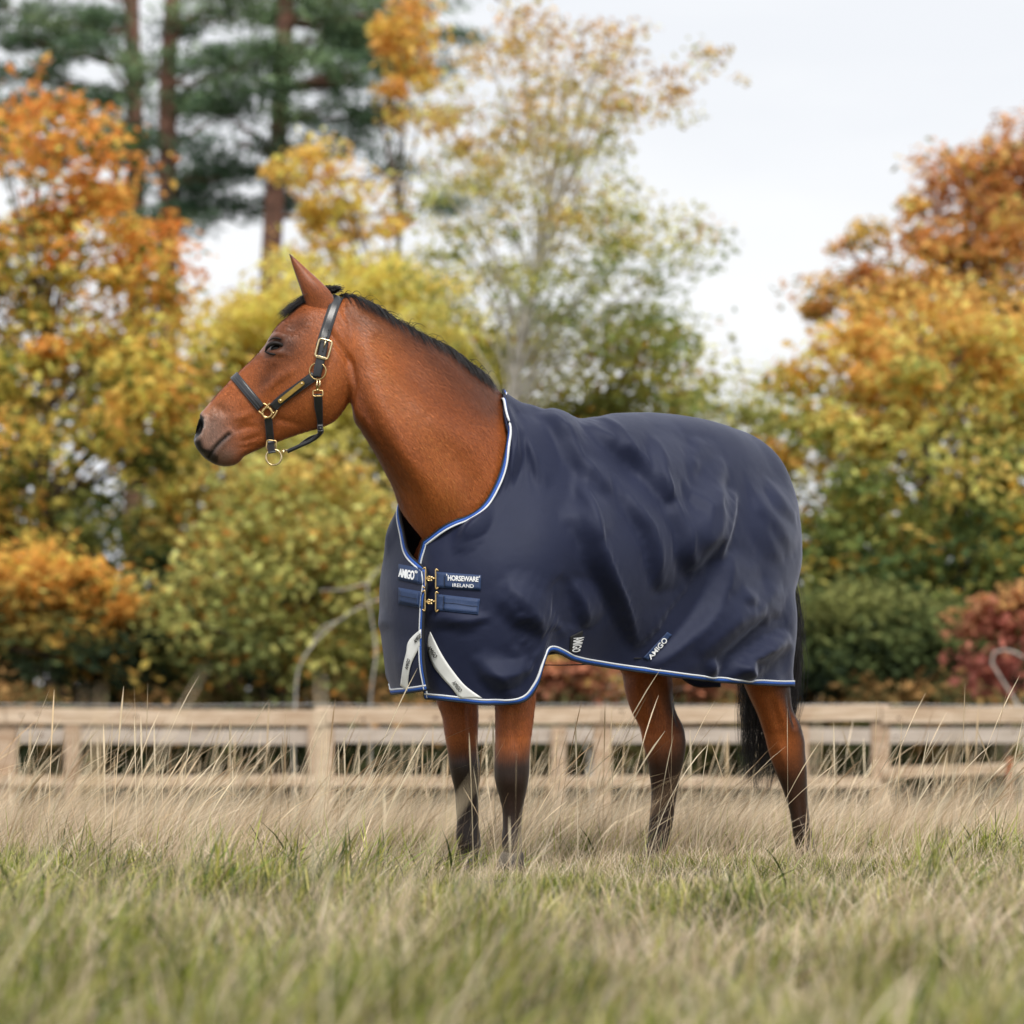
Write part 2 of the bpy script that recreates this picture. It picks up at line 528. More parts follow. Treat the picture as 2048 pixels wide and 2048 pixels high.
# muscles of the neck: long ridge above the jugular groove, hollow before the shoulder
nx = 1024 + HV[:, 0] * FPX / dep
ny = HORIZON - (HV[:, 2] - CAM_Z) * FPX / dep
HN = vnormals(HV, HF)
nk = (nx > 690) & (nx < 1060) & (HV[:, 2] > 1.0) & (HV[:, 1] < .2)
nearf = nk * np.clip(HN @ LAT + .1, 0, 1)
for pl, a, wd_ in (([(720, 790), (745, 850), (790, 940), (815, 1000)], -.008, 11), ([(735, 760), (780, 850), (830, 960), (850, 1040)], .008, 20),
                   ([(740, 650), (800, 730), (860, 790), (930, 850)], -.007, 24), ([(700, 620), (780, 660), (860, 710), (940, 770)], .007, 20),
                   ([(900, 900), (940, 960), (950, 1010)], -.006, 24), ([(850, 820), (900, 870), (960, 900)], .006, 26)):
    d_, p_, s_ = seg_dist(nx, ny, pl)
    push(nearf, 1.5 * a * g(d_, wd_) * np.sin(np.pi * np.clip(p_, .06, .94)) ** .6)
# legs: tendon groove behind the cannon bones, knee and hock relief
lg = (HV[:, 2] < .62)
for pl, a, wd_ in (([(945, 1580), (944, 1620), (946, 1660)], -.005, 5), ([(1030, 1590), (1030, 1630), (1032, 1665)], -.005, 5),
                   ([(1338, 1575), (1334, 1620), (1329, 1655)], -.005, 5), ([(1600, 1590), (1605, 1630), (1612, 1660)], -.005, 5),
                   ([(1347, 1380), (1352, 1420), (1358, 1450)], -.010, 5), ([(1577, 1390), (1586, 1425), (1590, 1452)], -.012, 5),
                   ([(938, 1400), (940, 1450), (945, 1500)], -.005, 8), ([(1030, 1410), (1028, 1460), (1030, 1500)], -.005, 8),
                   ([(1305, 1465), (1310, 1500), (1318, 1540)], .004, 8), ([(1300, 1365), (1310, 1410), (1320, 1440)], -.006, 10),
                   ([(1556, 1480), (1566, 1510), (1575, 1540)], .004, 8), ([(1540, 1390), (1552, 1430), (1560, 1460)], -.006, 10)):
    d_, p_, s_ = seg_dist(nx, ny, pl)
    push(lg * np.clip(-HN[:, 1] + .2, 0, 1), 1.5 * a * g(d_, wd_) * np.sin(np.pi * np.clip(p_, .06, .94)) ** .6)
HN = vnormals(HV, HF)

# ---- coat colours (linear albedo): bay with black points
def hnoise(P, f, seed):
    r = np.random.default_rng(seed)
    o = np.zeros(len(P))
    for k in range(6):
        w = r.normal(size=3); w /= np.linalg.norm(w)
        o += np.sin(P @ w * f * r.uniform(.6, 1.6) + r.uniform(0, 6.3))
    return o / 6
BAY = np.array([.45, .128, .031]); BAYD = np.array([.17, .040, .012]); DARK = np.array([.009, .007, .0065]); GREY = np.array([.16, .10, .075]); TAN = np.array([.36, .14, .055])
def mixc(C, c, m):
    m = np.clip(m, 0, 1)[:, None]
    return C * (1 - m) + np.asarray(c) * m
C = np.tile(BAY, (len(HV), 1))
C = mixc(C, BAYD, .35 + .9 * hnoise(HV, 9, 1) * .5)
C = mixc(C, BAY * 1.12, .5 * (hnoise(HV, 14, 2) > .1) * np.abs(hnoise(HV, 14, 2)))
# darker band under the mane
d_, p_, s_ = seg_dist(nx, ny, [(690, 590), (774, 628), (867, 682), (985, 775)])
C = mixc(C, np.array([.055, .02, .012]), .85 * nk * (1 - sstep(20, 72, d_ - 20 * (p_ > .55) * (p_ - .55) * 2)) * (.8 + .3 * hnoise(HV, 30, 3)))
# lighter gold neck with highlights painted on the swells, shade painted into the grooves
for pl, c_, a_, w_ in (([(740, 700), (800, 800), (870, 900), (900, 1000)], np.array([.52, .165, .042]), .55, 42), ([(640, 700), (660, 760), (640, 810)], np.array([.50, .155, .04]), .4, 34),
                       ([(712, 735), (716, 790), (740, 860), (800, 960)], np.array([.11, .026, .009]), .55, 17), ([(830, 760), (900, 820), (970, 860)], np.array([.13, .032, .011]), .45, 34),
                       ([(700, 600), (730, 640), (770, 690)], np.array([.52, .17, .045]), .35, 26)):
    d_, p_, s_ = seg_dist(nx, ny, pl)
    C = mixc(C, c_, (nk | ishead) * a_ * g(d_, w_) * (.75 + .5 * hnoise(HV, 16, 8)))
# black lower legs
zz = HV[:, 2] + .05 * hnoise(HV, 12, 4)
blackT = np.where(nx < 1150, .41, np.where(nx < 1450, .37, .33))
front_of_leg = np.clip(-HN[:, 0] * .5, -.3, .5)
C = mixc(C, DARK, (1 - sstep(blackT - .07, blackT + .06, zz)) * .97)
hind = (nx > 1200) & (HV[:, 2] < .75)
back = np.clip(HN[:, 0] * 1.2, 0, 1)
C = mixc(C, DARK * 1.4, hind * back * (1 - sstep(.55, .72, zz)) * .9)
# brown cast down the fronts of the hind cannons
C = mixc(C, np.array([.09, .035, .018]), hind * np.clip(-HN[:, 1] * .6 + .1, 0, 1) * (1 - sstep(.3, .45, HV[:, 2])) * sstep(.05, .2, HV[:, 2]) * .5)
# head tones: dark round the eye and in the hollows, grey-tan muzzle, black lips and nostril
C = mixc(C, np.array([.10, .035, .02]), ishead * .55 * g(ell(560, 720, 60, 60), 1))
C = mixc(C, np.array([.025, .014, .011]), ishead * .9 * g(ell(560, 697, 40, 24, 8), 1))
d_, p_, s_ = seg_dist(qx, qy, [(590, 660), (605, 655)])
C = mixc(C, np.array([.05, .022, .016]), ishead * .6 * g(d_, 24))
C = mixc(C, np.array([.05, .022, .016]), ishead * .55 * g(ell(535, 768, 34, 16, -50), 1))
C = mixc(C, TAN, ishead * .6 * g(ell(428, 825, 30, 24, -40), 1))
C = mixc(C, GREY, ishead * .85 * sstep(505, 425, qx - .12 * (qy - 860)) * sstep(800, 862, qy + (qx - 410) * .25))
d_, p_, s_ = seg_dist(qx, qy, [(396, 893), (401, 912), (420, 919)])
C = mixc(C, DARK * 1.2, ishead * (1 - sstep(11, 20, d_ + 3 * hnoise(HV, 60, 5))))
d_, p_, s_ = seg_dist(qx, qy, [(423, 917), (436, 900), (450, 885), (463, 873)])
C = mixc(C, np.array([.05, .038, .034]), ishead * (1 - sstep(2, 11, d_)) * .75)
C = mixc(C, DARK, ishead * (1 - sstep(1.0, 3.4, d_)))
C = mixc(C, DARK * 1.3, ishead * (1 - sstep(8, 14, np.hypot(qx - 430, qy - 921))))
C = mixc(C, np.array([.14, .085, .06]), ishead * .7 * g(ell(456, 915, 20, 13, -20), 1))
C = mixc(C, np.array([.006, .005, .005]), ishead * sstep(1.08, .92, ell(400.5, 858, 12, 24, 10)))
C = mixc(C, np.array([.30, .24, .21]), ishead * .5 * g(ell(400.5, 858, 12, 24, 10) - 1.2, .13) * (qx > 396))
C = mixc(C, BAYD * .7, nk * .5 * (1 - sstep(0, 16, seg_dist(nx, ny, [(704, 836), (724, 861), (774, 948), (802, 1010)])[0])))  # underside of the neck darkened, its shade painted into the coat

# coat flow: long coordinate along the hair
def flow(P):
    F = np.zeros_like(P)
    head = ishead[:, None]
    dN = np.array([.72, 0.05, -.70]); dH = np.array([.62, 0, .78])
    low = (P[:, 2] < .75)[:, None]
    d = np.where(low, np.array([0, 0, -1.0]), np.where(head, np.array([.25, 0, -.97]), dN))
    a = np.cross(d, np.array([0, 1.0, 0])); a /= np.linalg.norm(a, axis=1)[:, None] + 1e-9
    b = np.cross(d, a)
    F[:, 0] = (P * d).sum(1); F[:, 1] = (P * a).sum(1); F[:, 2] = (P * b).sum(1)
    return F
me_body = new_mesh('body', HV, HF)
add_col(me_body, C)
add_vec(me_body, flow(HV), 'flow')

def mat_coat():
    m, nt, p = mat_base('bay_coat')
    a = nt.nodes.new('ShaderNodeAttribute'); a.attribute_name = 'col'
    f = nt.nodes.new('ShaderNodeAttribute'); f.attribute_name = 'flow'
    mp = nt.nodes.new('ShaderNodeMapping'); mp.inputs['Scale'].default_value = (36, 640, 640)
    nt.links.new(f.outputs['Vector'], mp.inputs['Vector'])
    n = nt.nodes.new('ShaderNodeTexNoise'); n.inputs['Scale'].default_value = 1; n.inputs['Detail'].default_value = 4; n.inputs['Distortion'].default_value = .3
    nt.links.new(mp.outputs[0], n.inputs['Vector'])
    mr = nt.nodes.new('ShaderNodeMapRange')
    mr.inputs['From Min'].default_value = .3; mr.inputs['From Max'].default_value = .7
    mr.inputs['To Min'].default_value = .55; mr.inputs['To Max'].default_value = 1.45
    nt.links.new(n.outputs['Fac'], mr.inputs['Value'])
    mx = nt.nodes.new('ShaderNodeVectorMath'); mx.operation = 'SCALE'
    nt.links.new(a.outputs['Color'], mx.inputs[0]); nt.links.new(mr.outputs[0], mx.inputs['Scale'])
    nt.links.new(mx.outputs['Vector'], p.inputs['Base Color'])
    b = nt.nodes.new('ShaderNodeBump'); b.inputs['Strength'].default_value = .35; b.inputs['Distance'].default_value = .002
    nt.links.new(n.outputs['Fac'], b.inputs['Height']); nt.links.new(b.outputs['Normal'], p.inputs['Normal'])
    p.inputs['Roughness'].default_value = .42
    p.inputs['Specular IOR Level'].default_value = .38
    p.inputs['Sheen Weight'].default_value = .12
    p.inputs['Sheen Roughness'].default_value = .35
    return m
M_coat = mat_coat()
M_hair = mat_simple('black_hair', (.012, .010, .011), .38, spec=.5, noise=.5, nscale=60)
M_hairg = mat_simple('greying_hair', (.11, .10, .11), .5, noise=.4, nscale=60)
M_eye = mat_simple('dark_eye', (.006, .004, .003), .10, spec=.22)
M_lid = mat_simple('eyelid_skin', (.014, .010, .009), .55, spec=.25)
M_hoof = mat_simple('hoof_horn', (.035, .028, .024), .5, noise=.4, nscale=40)

horse = thing('horse', 'bay horse with black lower legs standing in long grass, head turned in profile', 'horse', tuple(bw(0, 0, 0)))
body = link('body', me_body, M_coat, horse)
HEADBVH = BVHTree.FromPolygons(HV.tolist(), HF.tolist())

def on_head(px, py, near=True, off=0.0, Y0=-.78):
    """point of the animal's surface seen at a photograph position from its near (or far) side"""
    Y = Y0
    for _ in range(3):
        p = at(px, py, Y)
        o = Vector((p[0], -1.4 if near else 0.2, p[2]))
        h = HEADBVH.ray_cast(o, Vector((0, 1, 0)) if near else Vector((0, -1, 0)))
        if h[0] is None:
            return None, None
        Y = h[0][1]
    n = np.array(h[1])
    if (n[1] > 0) == near: n = -n
    return np.array(h[0]) + n * off, n

# ---- eyes with lids and lashes
for near in (True, False):
    p, n = on_head(552, 697, near)
    s = -1 if near else 1
    mb = MB(); c = p + np.array([0, s * -.012, 0])
    mb.ball(c + np.array([0, -s * .0035, -.001]), .0205, 24, 16, sc=(1.0, 1, .9))
    e = mb.build('eye', M_eye, horse)
    lid = MB()
    lp = lambda pts, off: np.array([np.array([at(a, b, c[1])[0], c[1] + s * off_, at(a, b, c[1])[2]]) for (a, b), off_ in zip(pts, off)])
    up = lp([(531, 704), (536, 695), (545, 689), (556, 688.5), (567, 693), (575, 700)], [.008, .014, .019, .019, .015, .008])
    lo = lp([(530, 703.5), (537, 707), (547, 710), (558, 709), (567, 705), (576, 700)], [.008, .014, .018, .018, .014, .007])
    te = np.linspace(0, 1, 18)
    lid.tube(spline(np.linspace(0, 1, 6), up, te), np.interp(te, [0, .2, .5, .8, 1], [.002, .006, .0070, .006, .002]), 8)
    lid.tube(spline(np.linspace(0, 1, 6), lo, te), np.interp(te, [0, .2, .5, .8, 1], [.002, .0036, .004, .0036, .002]), 8)
    fold = lp([(537, 684), (546, 678.5), (557, 678), (568, 683), (577, 692)], [.012, .017, .017, .013, .006])
    lid.tube(spline(np.linspace(0, 1, 5), fold, te), np.interp(te, [0, .5, 1], [.001, .003, .001]), 6)
    lid.build('eyelid', M_lid, e)

# ---- short coat hair lying along the flow of the coat on head, neck and upper legs
def coat_hair(n):
    vis = (HV[HF].mean(1)[:, 2])
    fc = HV[HF].mean(1)
    ok = ((fc[:, 0] < .02) & (fc[:, 2] > 1.0)) | ((fc[:, 2] < .70) & (fc[:, 2] > .44))
    fn_ = HN[HF].mean(1); fn_ /= np.linalg.norm(fn_, axis=1)[:, None]
    toc = np.array([0, CAM_Y, CAM_Z]) - fc; toc /= np.linalg.norm(toc, axis=1)[:, None]
    hd = ishead[HF[:, 0]]
    q = np.hypot(qx[HF[:, 0]] - 552, qy[HF[:, 0]] - 697)
    ok &= ~(hd & (q < 30)) & ~(hd & (qx[HF[:, 0]] < 425)) & ((fn_ * toc).sum(1) > -.35)
    ids = rng.choice(np.nonzero(ok)[0], n)
    w = rng.dirichlet((1, 1, 1, 1), n)
    P = (HV[HF[ids]] * w[..., None]).sum(1); N = fn_[ids]
    c = (C[HF[ids]] * w[..., None]).sum(1)
    low = P[:, 2] < .75; h_ = hd[ids]
    hx = qx[HF[ids, 0]]; hy = qy[HF[ids, 0]]
    d = np.where(low[:, None], [.1, 0, -1.0], np.where(h_[:, None], [.55, 0, -.6], [.62, .1, -.78]))
    # hair fans back from the face over the cheek and sweeps along the neck
    d = d + .18 * np.stack([hnoise(P, 7, 91), hnoise(P, 7, 92), hnoise(P, 7, 93)], -1) + rng.normal(0, .13, (n, 3))
    d -= N * (d * N).sum(1)[:, None]; d /= np.linalg.norm(d, axis=1)[:, None]
    L = np.where(h_, .007, np.where(low, .009, .012)) * rng.uniform(.6, 1.3, n)
    sd = np.cross(d, N); sd *= (.00042 * rng.uniform(.7, 1.4, n))[:, None]
    tip = P + (d * .96 + N * .24) * L[:, None]; mid_ = P + (d * .55 + N * .20) * L[:, None] * .9
    V = np.stack([P - sd, P + sd, mid_ + sd * .8, mid_ - sd * .8, tip], 1).reshape(-1, 3)
    o = np.arange(n)[:, None] * 5
    F = np.hstack([o + [0], o + [1], o + [2], o + [3]]); F2 = np.hstack([o + [3], o + [2], o + [4], o + [4]])
    cc = np.repeat(np.clip(c * np.exp(rng.normal(.06, .27, (n, 1))), 0, .6), 5, axis=0)
    me = bpy.data.meshes.new('coat_hair')
    tri = np.hstack([np.repeat(o, 1, 0) + [0, 1, 2], ]); T = np.vstack([o + [0, 1, 2], o + [0, 2, 3], o + [3, 2, 4]])
    me = new_mesh('coat_hair', V, T.astype(np.int32)); add_col(me, cc); add_vec(me, V, 'flow')
    hair = link('coat_hair', me, M_fur, horse); tag(hair, kind='stuff')
M_fur = bpy.data.materials.new('coat_hair'); M_fur.use_nodes = True
_p = M_fur.node_tree.nodes['Principled BSDF']; _a = M_fur.node_tree.nodes.new('ShaderNodeAttribute'); _a.attribute_name = 'col'
M_fur.node_tree.links.new(_a.outputs['Color'], _p.inputs['Base Color']); _p.inputs['Roughness'].default_value = .40; _p.inputs['Specular IOR Level'].default_value = .35
coat_hair(150000)

# ---- hair ribbons
def strands(paths, r0, mb=None, n=3, tip=.15):
    mb = mb or MB()
    for P in paths:
        k = len(P)
        mb.tube(P, r0 * np.linspace(1, tip, k), n, caps=False)
    return mb

def fast_strands(P, r, tip=.15):
    """P: strands x k x 3 -> V, F as flat arrays of triangular tubes"""
    S, k, _ = P.shape
    T = np.gradient(P, axis=1); T /= np.linalg.norm(T, axis=2, keepdims=True) + 1e-9
    ref = rng.normal(size=(S, 1, 3))
    A = np.cross(T, np.broadcast_to(ref, T.shape)); A /= np.linalg.norm(A, axis=2, keepdims=True) + 1e-9
    B = np.cross(T, A)
    rr = (np.asarray(r).reshape(-1, 1) * np.linspace(1, tip, k)[None, :])[..., None]
    V = np.stack([P + rr * A, P + rr * (-.5 * A + .87 * B), P + rr * (-.5 * A - .87 * B)], axis=2)   # S,k,3,3
    idx = np.arange(S * k * 3).reshape(S, k, 3)
    q = []
    for j in range(3):
        a, b = idx[:, :-1, j], idx[:, :-1, (j + 1) % 3]
        c, d = idx[:, 1:, (j + 1) % 3], idx[:, 1:, j]
        q.append(np.stack([a, b, c, d], axis=-1).reshape(-1, 4))
    return V.reshape(-1, 3), np.vstack(q)

# mane: short pulled hair along the crest, most of it fallen to the far side
crest_px = [(672, 586), (693, 587), (733, 600), (774, 625), (817, 653), (867, 679), (912, 705), (936, 724), (966, 748), (984, 770)]
crest_Y = [-.70, -.70, -.69, -.66, -.61, -.55, -.48, -.45, -.39, -.35]
cr = np.array([at(*p, y) for p, y in zip(crest_px, crest_Y)])
tcr = chord(cr); tcr /= tcr[-1]
def mane_paths(n, t0, t1, ln, near_frac, lift, k=7):
    t = rng.uniform(t0, t1, n)
    root = spline(tcr, cr, t)
    tang = spline(tcr, cr, np.clip(t + .02, 0, 1)) - root + 1e-6
    tang /= np.linalg.norm(tang, axis=1)[:, None]
    latd = np.array([.35, -.94, 0])
    sidev = np.where(rng.random(n) < near_frac, 1.0, -1.0)
    root = root + latd * (sidev * rng.uniform(0, .016, n))[:, None] + np.array([0, 0, -.006])
    l = ln * rng.uniform(.55, 1.15, n)
    s = np.linspace(0, 1, k)[None, :, None]
    up = np.array([0, 0, 1.0]) * (lift * rng.uniform(.5, 1.3, n))[:, None]
    out = latd * (sidev * rng.uniform(.25, .9, n))[:, None]
    al = tang * rng.uniform(.05, .7, n)[:, None]
    P = root[:, None] + l[:, None, None] * (s * (up + out * .6 + al)[:, None] + s**2 * (out * .5 + np.array([0, 0, -.85]) * (1.0 if True else 0))[:, None] * 1.0)
    return P
P = np.concatenate([mane_paths(2600, .02, .93, .10, .12, .34), mane_paths(3400, .02, .92, .058, .85, .12), mane_paths(160, .02, .95, .09, .4, .75)])
V, F = fast_strands(P, rng.uniform(.0009, .0018, len(P)))
mane = link('mane', new_mesh('mane', V, F), M_hair, horse)
P = mane_paths(420, .86, 1.0, .05, .6, .55)
V, F = fast_strands(P, rng.uniform(.0006, .0011, len(P)))
link('grey_mane_tuft', new_mesh('grey_mane_tuft', V, F), M_hairg, mane)
# forelock falling over the forehead from behind the ear
n = 620
s = np.linspace(0, 1, 10)[None, :, None]
a0 = np.array([at(668, 578, -.70)] * n) + rng.normal(size=(n, 3)) * [.012, .018, .004]
tx = rng.uniform(0, 1, n) ** 1.4
end = np.stack([at(560 + 40 * t, 634 - 26 * t + rng.normal() * 5, -.72) for t in tx]) + rng.normal(size=(n, 3)) * [.008, .03, .004]
mid = np.stack([at(622, 592 + rng.normal() * 5, -.71)] * n) + rng.normal(size=(n, 3)) * [.01, .028, .006]
P = (1-s)**2 * a0[:, None] + 2*s*(1-s) * mid[:, None] + s**2 * end[:, None]
V, F = fast_strands(P, rng.uniform(.0008, .0014, n))
link('forelock', new_mesh('forelock', V, F), M_hair, horse)
# tail: long black hair hanging behind the hocks
n = 2600; k = 16
s = np.linspace(0, 1, k)
root = bw(-.74, 0, 1.22)
ang = rng.uniform(0, 2*np.pi, n); rad = np.sqrt(rng.random(n))
sx, sy = np.cos(ang) * rad, np.sin(ang) * rad
ln = rng.uniform(.62, 1.0, n)
lock = rng.integers(0, 26, n); lph = rng.uniform(0, 6.3, 26); lamp = rng.normal(0, .016, 26)
cx = np.interp(s, [0, .12, .3, .6, 1], [0, .02, .085, .115, .07]); cy = np.interp(s, [0, .12, .3, .6, 1], [0, .12, .16, .15, .13])
sp = np.interp(s, [0, .15, .45, .75, 1], [.03, .06, .105, .112, .075])
P = np.zeros((n, k, 3))
zf = root[2] - (s[None, :] * ln[:, None]) ** 1.05 * 1.0
wave = lamp[lock][:, None] * np.sin(s[None, :] * 5 + lph[lock][:, None])
P[:, :, 0] = root[0] + cx + sp * sx[:, None] + wave + rng.normal(0, .004, (n, 1)) * s
P[:, :, 1] = root[1] + cy + sp * .55 * sy[:, None] + wave * .5
P[:, :, 2] = zf
V, F = fast_strands(P, rng.uniform(.0008, .0017, n), .2)
link('tail', new_mesh('tail', V, F), M_hair, horse)
# whiskers on muzzle and chin
paths = []
for (a, b, da, db) in [(389, 858, -10, -3), (389, 868, -11, 2), (390, 880, -10, 3), (393, 895, -8, 3), (432, 928, -3, 11), (438, 930, 1, 9), (446, 931, 3, 10), (452, 931, 6, 8)]:
    for q in range(2):
        Y = HY_ - .03 + random.uniform(-.03, .03)
        p0 = at(a, b + random.uniform(-3, 3), Y); p1 = at(a + da + random.uniform(-2, 2), b + db, Y); 
        paths.append(np.linspace(p0, p1, 4) + np.array([0, 0, -.002]) * (np.linspace(0, 1, 4)**2)[:, None])
V, F = fast_strands(np.array(paths), np.full(len(paths), .0004))
tag(link('whiskers', new_mesh('whiskers', V, F), M_hairg, horse), kind='stuff')

# ---- hooves
for (lx, rx, y, Y) in ((912, 971, 1743, -.217), (997, 1051, 1739, -.478), (1272, 1333, 1745, .338), (1585, 1648, 1755, .448)):
    p, q = at(lx, y, Y), at(rx, y, Y)
    c = (p + q) / 2; h = (q - p)[0] / 2
    rings = []
    for dz, sc, ox in ((.055, .80, .0), (.05, .86, 0), (.02, .98, -.004), (-.02, 1.1, -.010), (-.022, 1.06, -.010)):
        rings.append([c + np.array([ox + h * sc * math.cos(t), .055 * sc * math.sin(t), dz]) for t in np.linspace(0, 2*np.pi, 20, endpoint=False)])
    mb = MB(); mb.grid(np.array(rings), closed=True, caps=True)
    mb.build('hoof', M_hoof, horse)

# ---- ears
def build_ear(Ybase, lean, flip):
    # measured edges of the ear: front rim and rear outline
    fr = [(620, 640), (610, 606), (600, 575), (592, 552), (585, 530), (579.5, 510)]
    br = [(676, 632), (666, 592), (645.5, 567), (621, 545), (600, 526), (581.5, 510.5)]
    te = np.linspace(0, 1, 16)
    f = spline(np.linspace(0, 1, 6), np.array([at(*p, Ybase) for p in fr]), te)
    b = spline(np.linspace(0, 1, 6), np.array([at(*p, Ybase) for p in br]), te)
    n = 15
    G = np.zeros((16, 2 * n, 3))
    for i, t in enumerate(te):
        w = np.linalg.norm(b[i] - f[i])
        ph = np.linspace(0, np.pi, n)
        dirx = (b[i] - f[i]) / (w + 1e-9)
        c = (f[i] + b[i]) / 2
        dY = np.array([0, -1.0 if not flip else 1.0, 0])
        bulge = (.30 + .22 * sstep(0, .45, t)) * w
        outer = c + (-np.cos(ph))[:, None] * dirx * w / 2 + np.sin(ph)[:, None] * dY * bulge
        th = .004 + .004 * (1 - t)
        innr = c + (-np.cos(ph[::-1]))[:, None] * dirx * max(w / 2 - th * .6, .0006) + np.sin(ph[::-1])[:, None] * dY * max(bulge - th, -.0)
        ring = np.vstack([outer, innr])
        ring += np.array([0, lean * t * t, 0])
        G[i] = ring
    mb = MB(); mb.grid(G, closed=True, caps=True)
    o = mb.build('ear', M_coat, horse)
    me = o.data
    V = np.vstack(mb.V)
    Cc = np.tile(np.array([.24, .068, .021]), (len(V), 1))
    tt = np.repeat(te, 2 * n); jj = np.tile(np.arange(2 * n), 16)
    rimd = np.minimum(np.minimum(jj, np.abs(jj - (2 * n - 1))), 99)
    Cc = mixc(Cc, DARK * 1.5, (rimd < 2) * 1.0)
    Cc = mixc(Cc, DARK * 1.5, sstep(.86, 1.0, tt))
    Cc = mixc(Cc, np.array([.07, .03, .02]), (jj >= n + 2) * (jj < 2 * n - 2) * .7)
    add_col(me, Cc)
    ff = V.copy(); ff[:, 0] = V @ np.array([-.55, 0, .83]); ff[:, 1] = V @ np.array([.83, 0, .55]); ff[:, 2] = V[:, 1]
    add_vec(me, ff, 'flow')
    return o
build_ear(-.745, -.02, False)
build_ear(-.665, .02, True)
# ================================================================== TURNOUT RUG
LEFT = [  # five points per column, spine (or neckline) down to the hem, in the body frame
 [(-.80, .02, 1.43), (-.870, .10, 1.30), (-.85, .165, 1.05), (-.775, .145, .80), (-.765, .15, .600)],
 [(-.72, 0, 1.49), (-.775, .155, 1.375), (-.785, .225, 1.08), (-.72, .22, .82), (-.715, .225, .602)],
 [(-.60, 0, 1.522), (-.62, .18, 1.42), (-.63, .29, 1.12), (-.60, .30, .83), (-.60, .29, .602)],
 [(-.42, 0, 1.535), (-.42, .20, 1.455), (-.42, .325, 1.15), (-.42, .34, .84), (-.42, .32, .606)],
 [(-.22, 0, 1.538), (-.22, .21, 1.46), (-.22, .34, 1.13), (-.22, .345, .85), (-.22, .33, .614)],
 [(0, 0, 1.508), (0, .21, 1.43), (0, .345, 1.10), (0, .33, .84), (0, .305, .635)],
 [(.20, 0, 1.488), (.20, .20, 1.40), (.20, .335, 1.08), (.20, .31, .84), (.20, .25, .66)],
 [(.36, 0, 1.528), (.36, .17, 1.41), (.36, .325, 1.08), (.36, .31, .85), (.36, .265, .68)],
 [(.46, .012, 1.525), (.455, .16, 1.38), (.45, .315, 1.08), (.45, .315, .86), (.485, .29, .704)],
 [(.51, .105, 1.395), (.52, .20, 1.27), (.53, .31, 1.03), (.53, .315, .80), (.54, .29, .598)],
 [(.574, .152, 1.284), (.585, .215, 1.18), (.59, .295, .99), (.59, .30, .77), (.575, .275, .552)],
 [(.66, .168, 1.17), (.675, .205, 1.09), (.685, .245, .95), (.685, .25, .75), (.679, .22, .537)],
 [(.73, .115, 1.11), (.75, .145, 1.04), (.765, .165, .92), (.765, .17, .74), (.74, .15, .545)],
 [(.785, .065, 1.07), (.80, .08, 1.0), (.81, .09, .90), (.80, .09, .73), (.775, .09, .552)],
 [(.800, .036, 1.053), (.800, .012, .98), (.80, .005, .89), (.79, .005, .72), (.77, .01, .556)],
]
RIGHT = [[(u, -v, z + (0, 0, 0, .04, .095)[r] * (i > 1)) for r, (u, v, z) in enumerate(c)] for i, c in enumerate(LEFT[:10])] + [
 [(.62, -.165, 1.30), (.62, -.24, 1.18), (.60, -.31, .99), (.60, -.315, .79), (.58, -.29, .62)],
 [(.715, -.18, 1.20), (.71, -.235, 1.11), (.69, -.29, .95), (.675, -.30, .75), (.655, -.275, .60)],
 [(.76, -.11, 1.085), (.785, -.16, 1.01), (.79, -.19, .91), (.775, -.20, .74), (.745, -.19, .572)],
 [(.795, -.04, 1.018), (.822, -.06, .96), (.838, -.07, .88), (.83, -.07, .72), (.80, -.07, .574)],
 [(.815, .066, .962), (.835, .092, .92), (.845, .09, .84), (.838, .080, .71), (.815, .085, .585)],
]
NA, NB = 300, 150
A_NECK = 8                                   # column where the neckline leaves the spine
col_t = chord(np.array([c[2] for c in LEFT])); col_t /= col_t[-1]
def sheet(cols, mirror):
    N = np.array(cols, float)
    # rows: a phantom above the spine keeps the ridge round
    ph = np.empty((len(N), 1, 3))
    for i in range(len(N)):
        ph[i, 0] = N[i, 1] * [1, -1, 1] if i < A_NECK else 2 * N[i, 0] - N[i, 1]
    X = np.concatenate([ph, N], axis=1)
    rows = np.array([-1, 0, 1, 2, 3, 4.0])
    te = np.linspace(0, 4, NB)
    B = spline(rows, X.transpose(1, 0, 2), te)          # NB x cols x 3
    ta = np.linspace(0, 1, NA)
    G = spline(col_t, B.transpose(1, 0, 2), ta)         # NA x NB x 3
    W = np.stack([OX - BC * G[..., 0] + BS * G[..., 1], -BS * G[..., 0] - BC * G[..., 1], G[..., 2]], axis=-1)
    return W, G
def gnormals(W, outward):
    a = np.gradient(W, axis=0); b = np.gradient(W, axis=1)
    n = np.cross(a, b); n /= np.linalg.norm(n, axis=2, keepdims=True) + 1e-12
    return n * outward

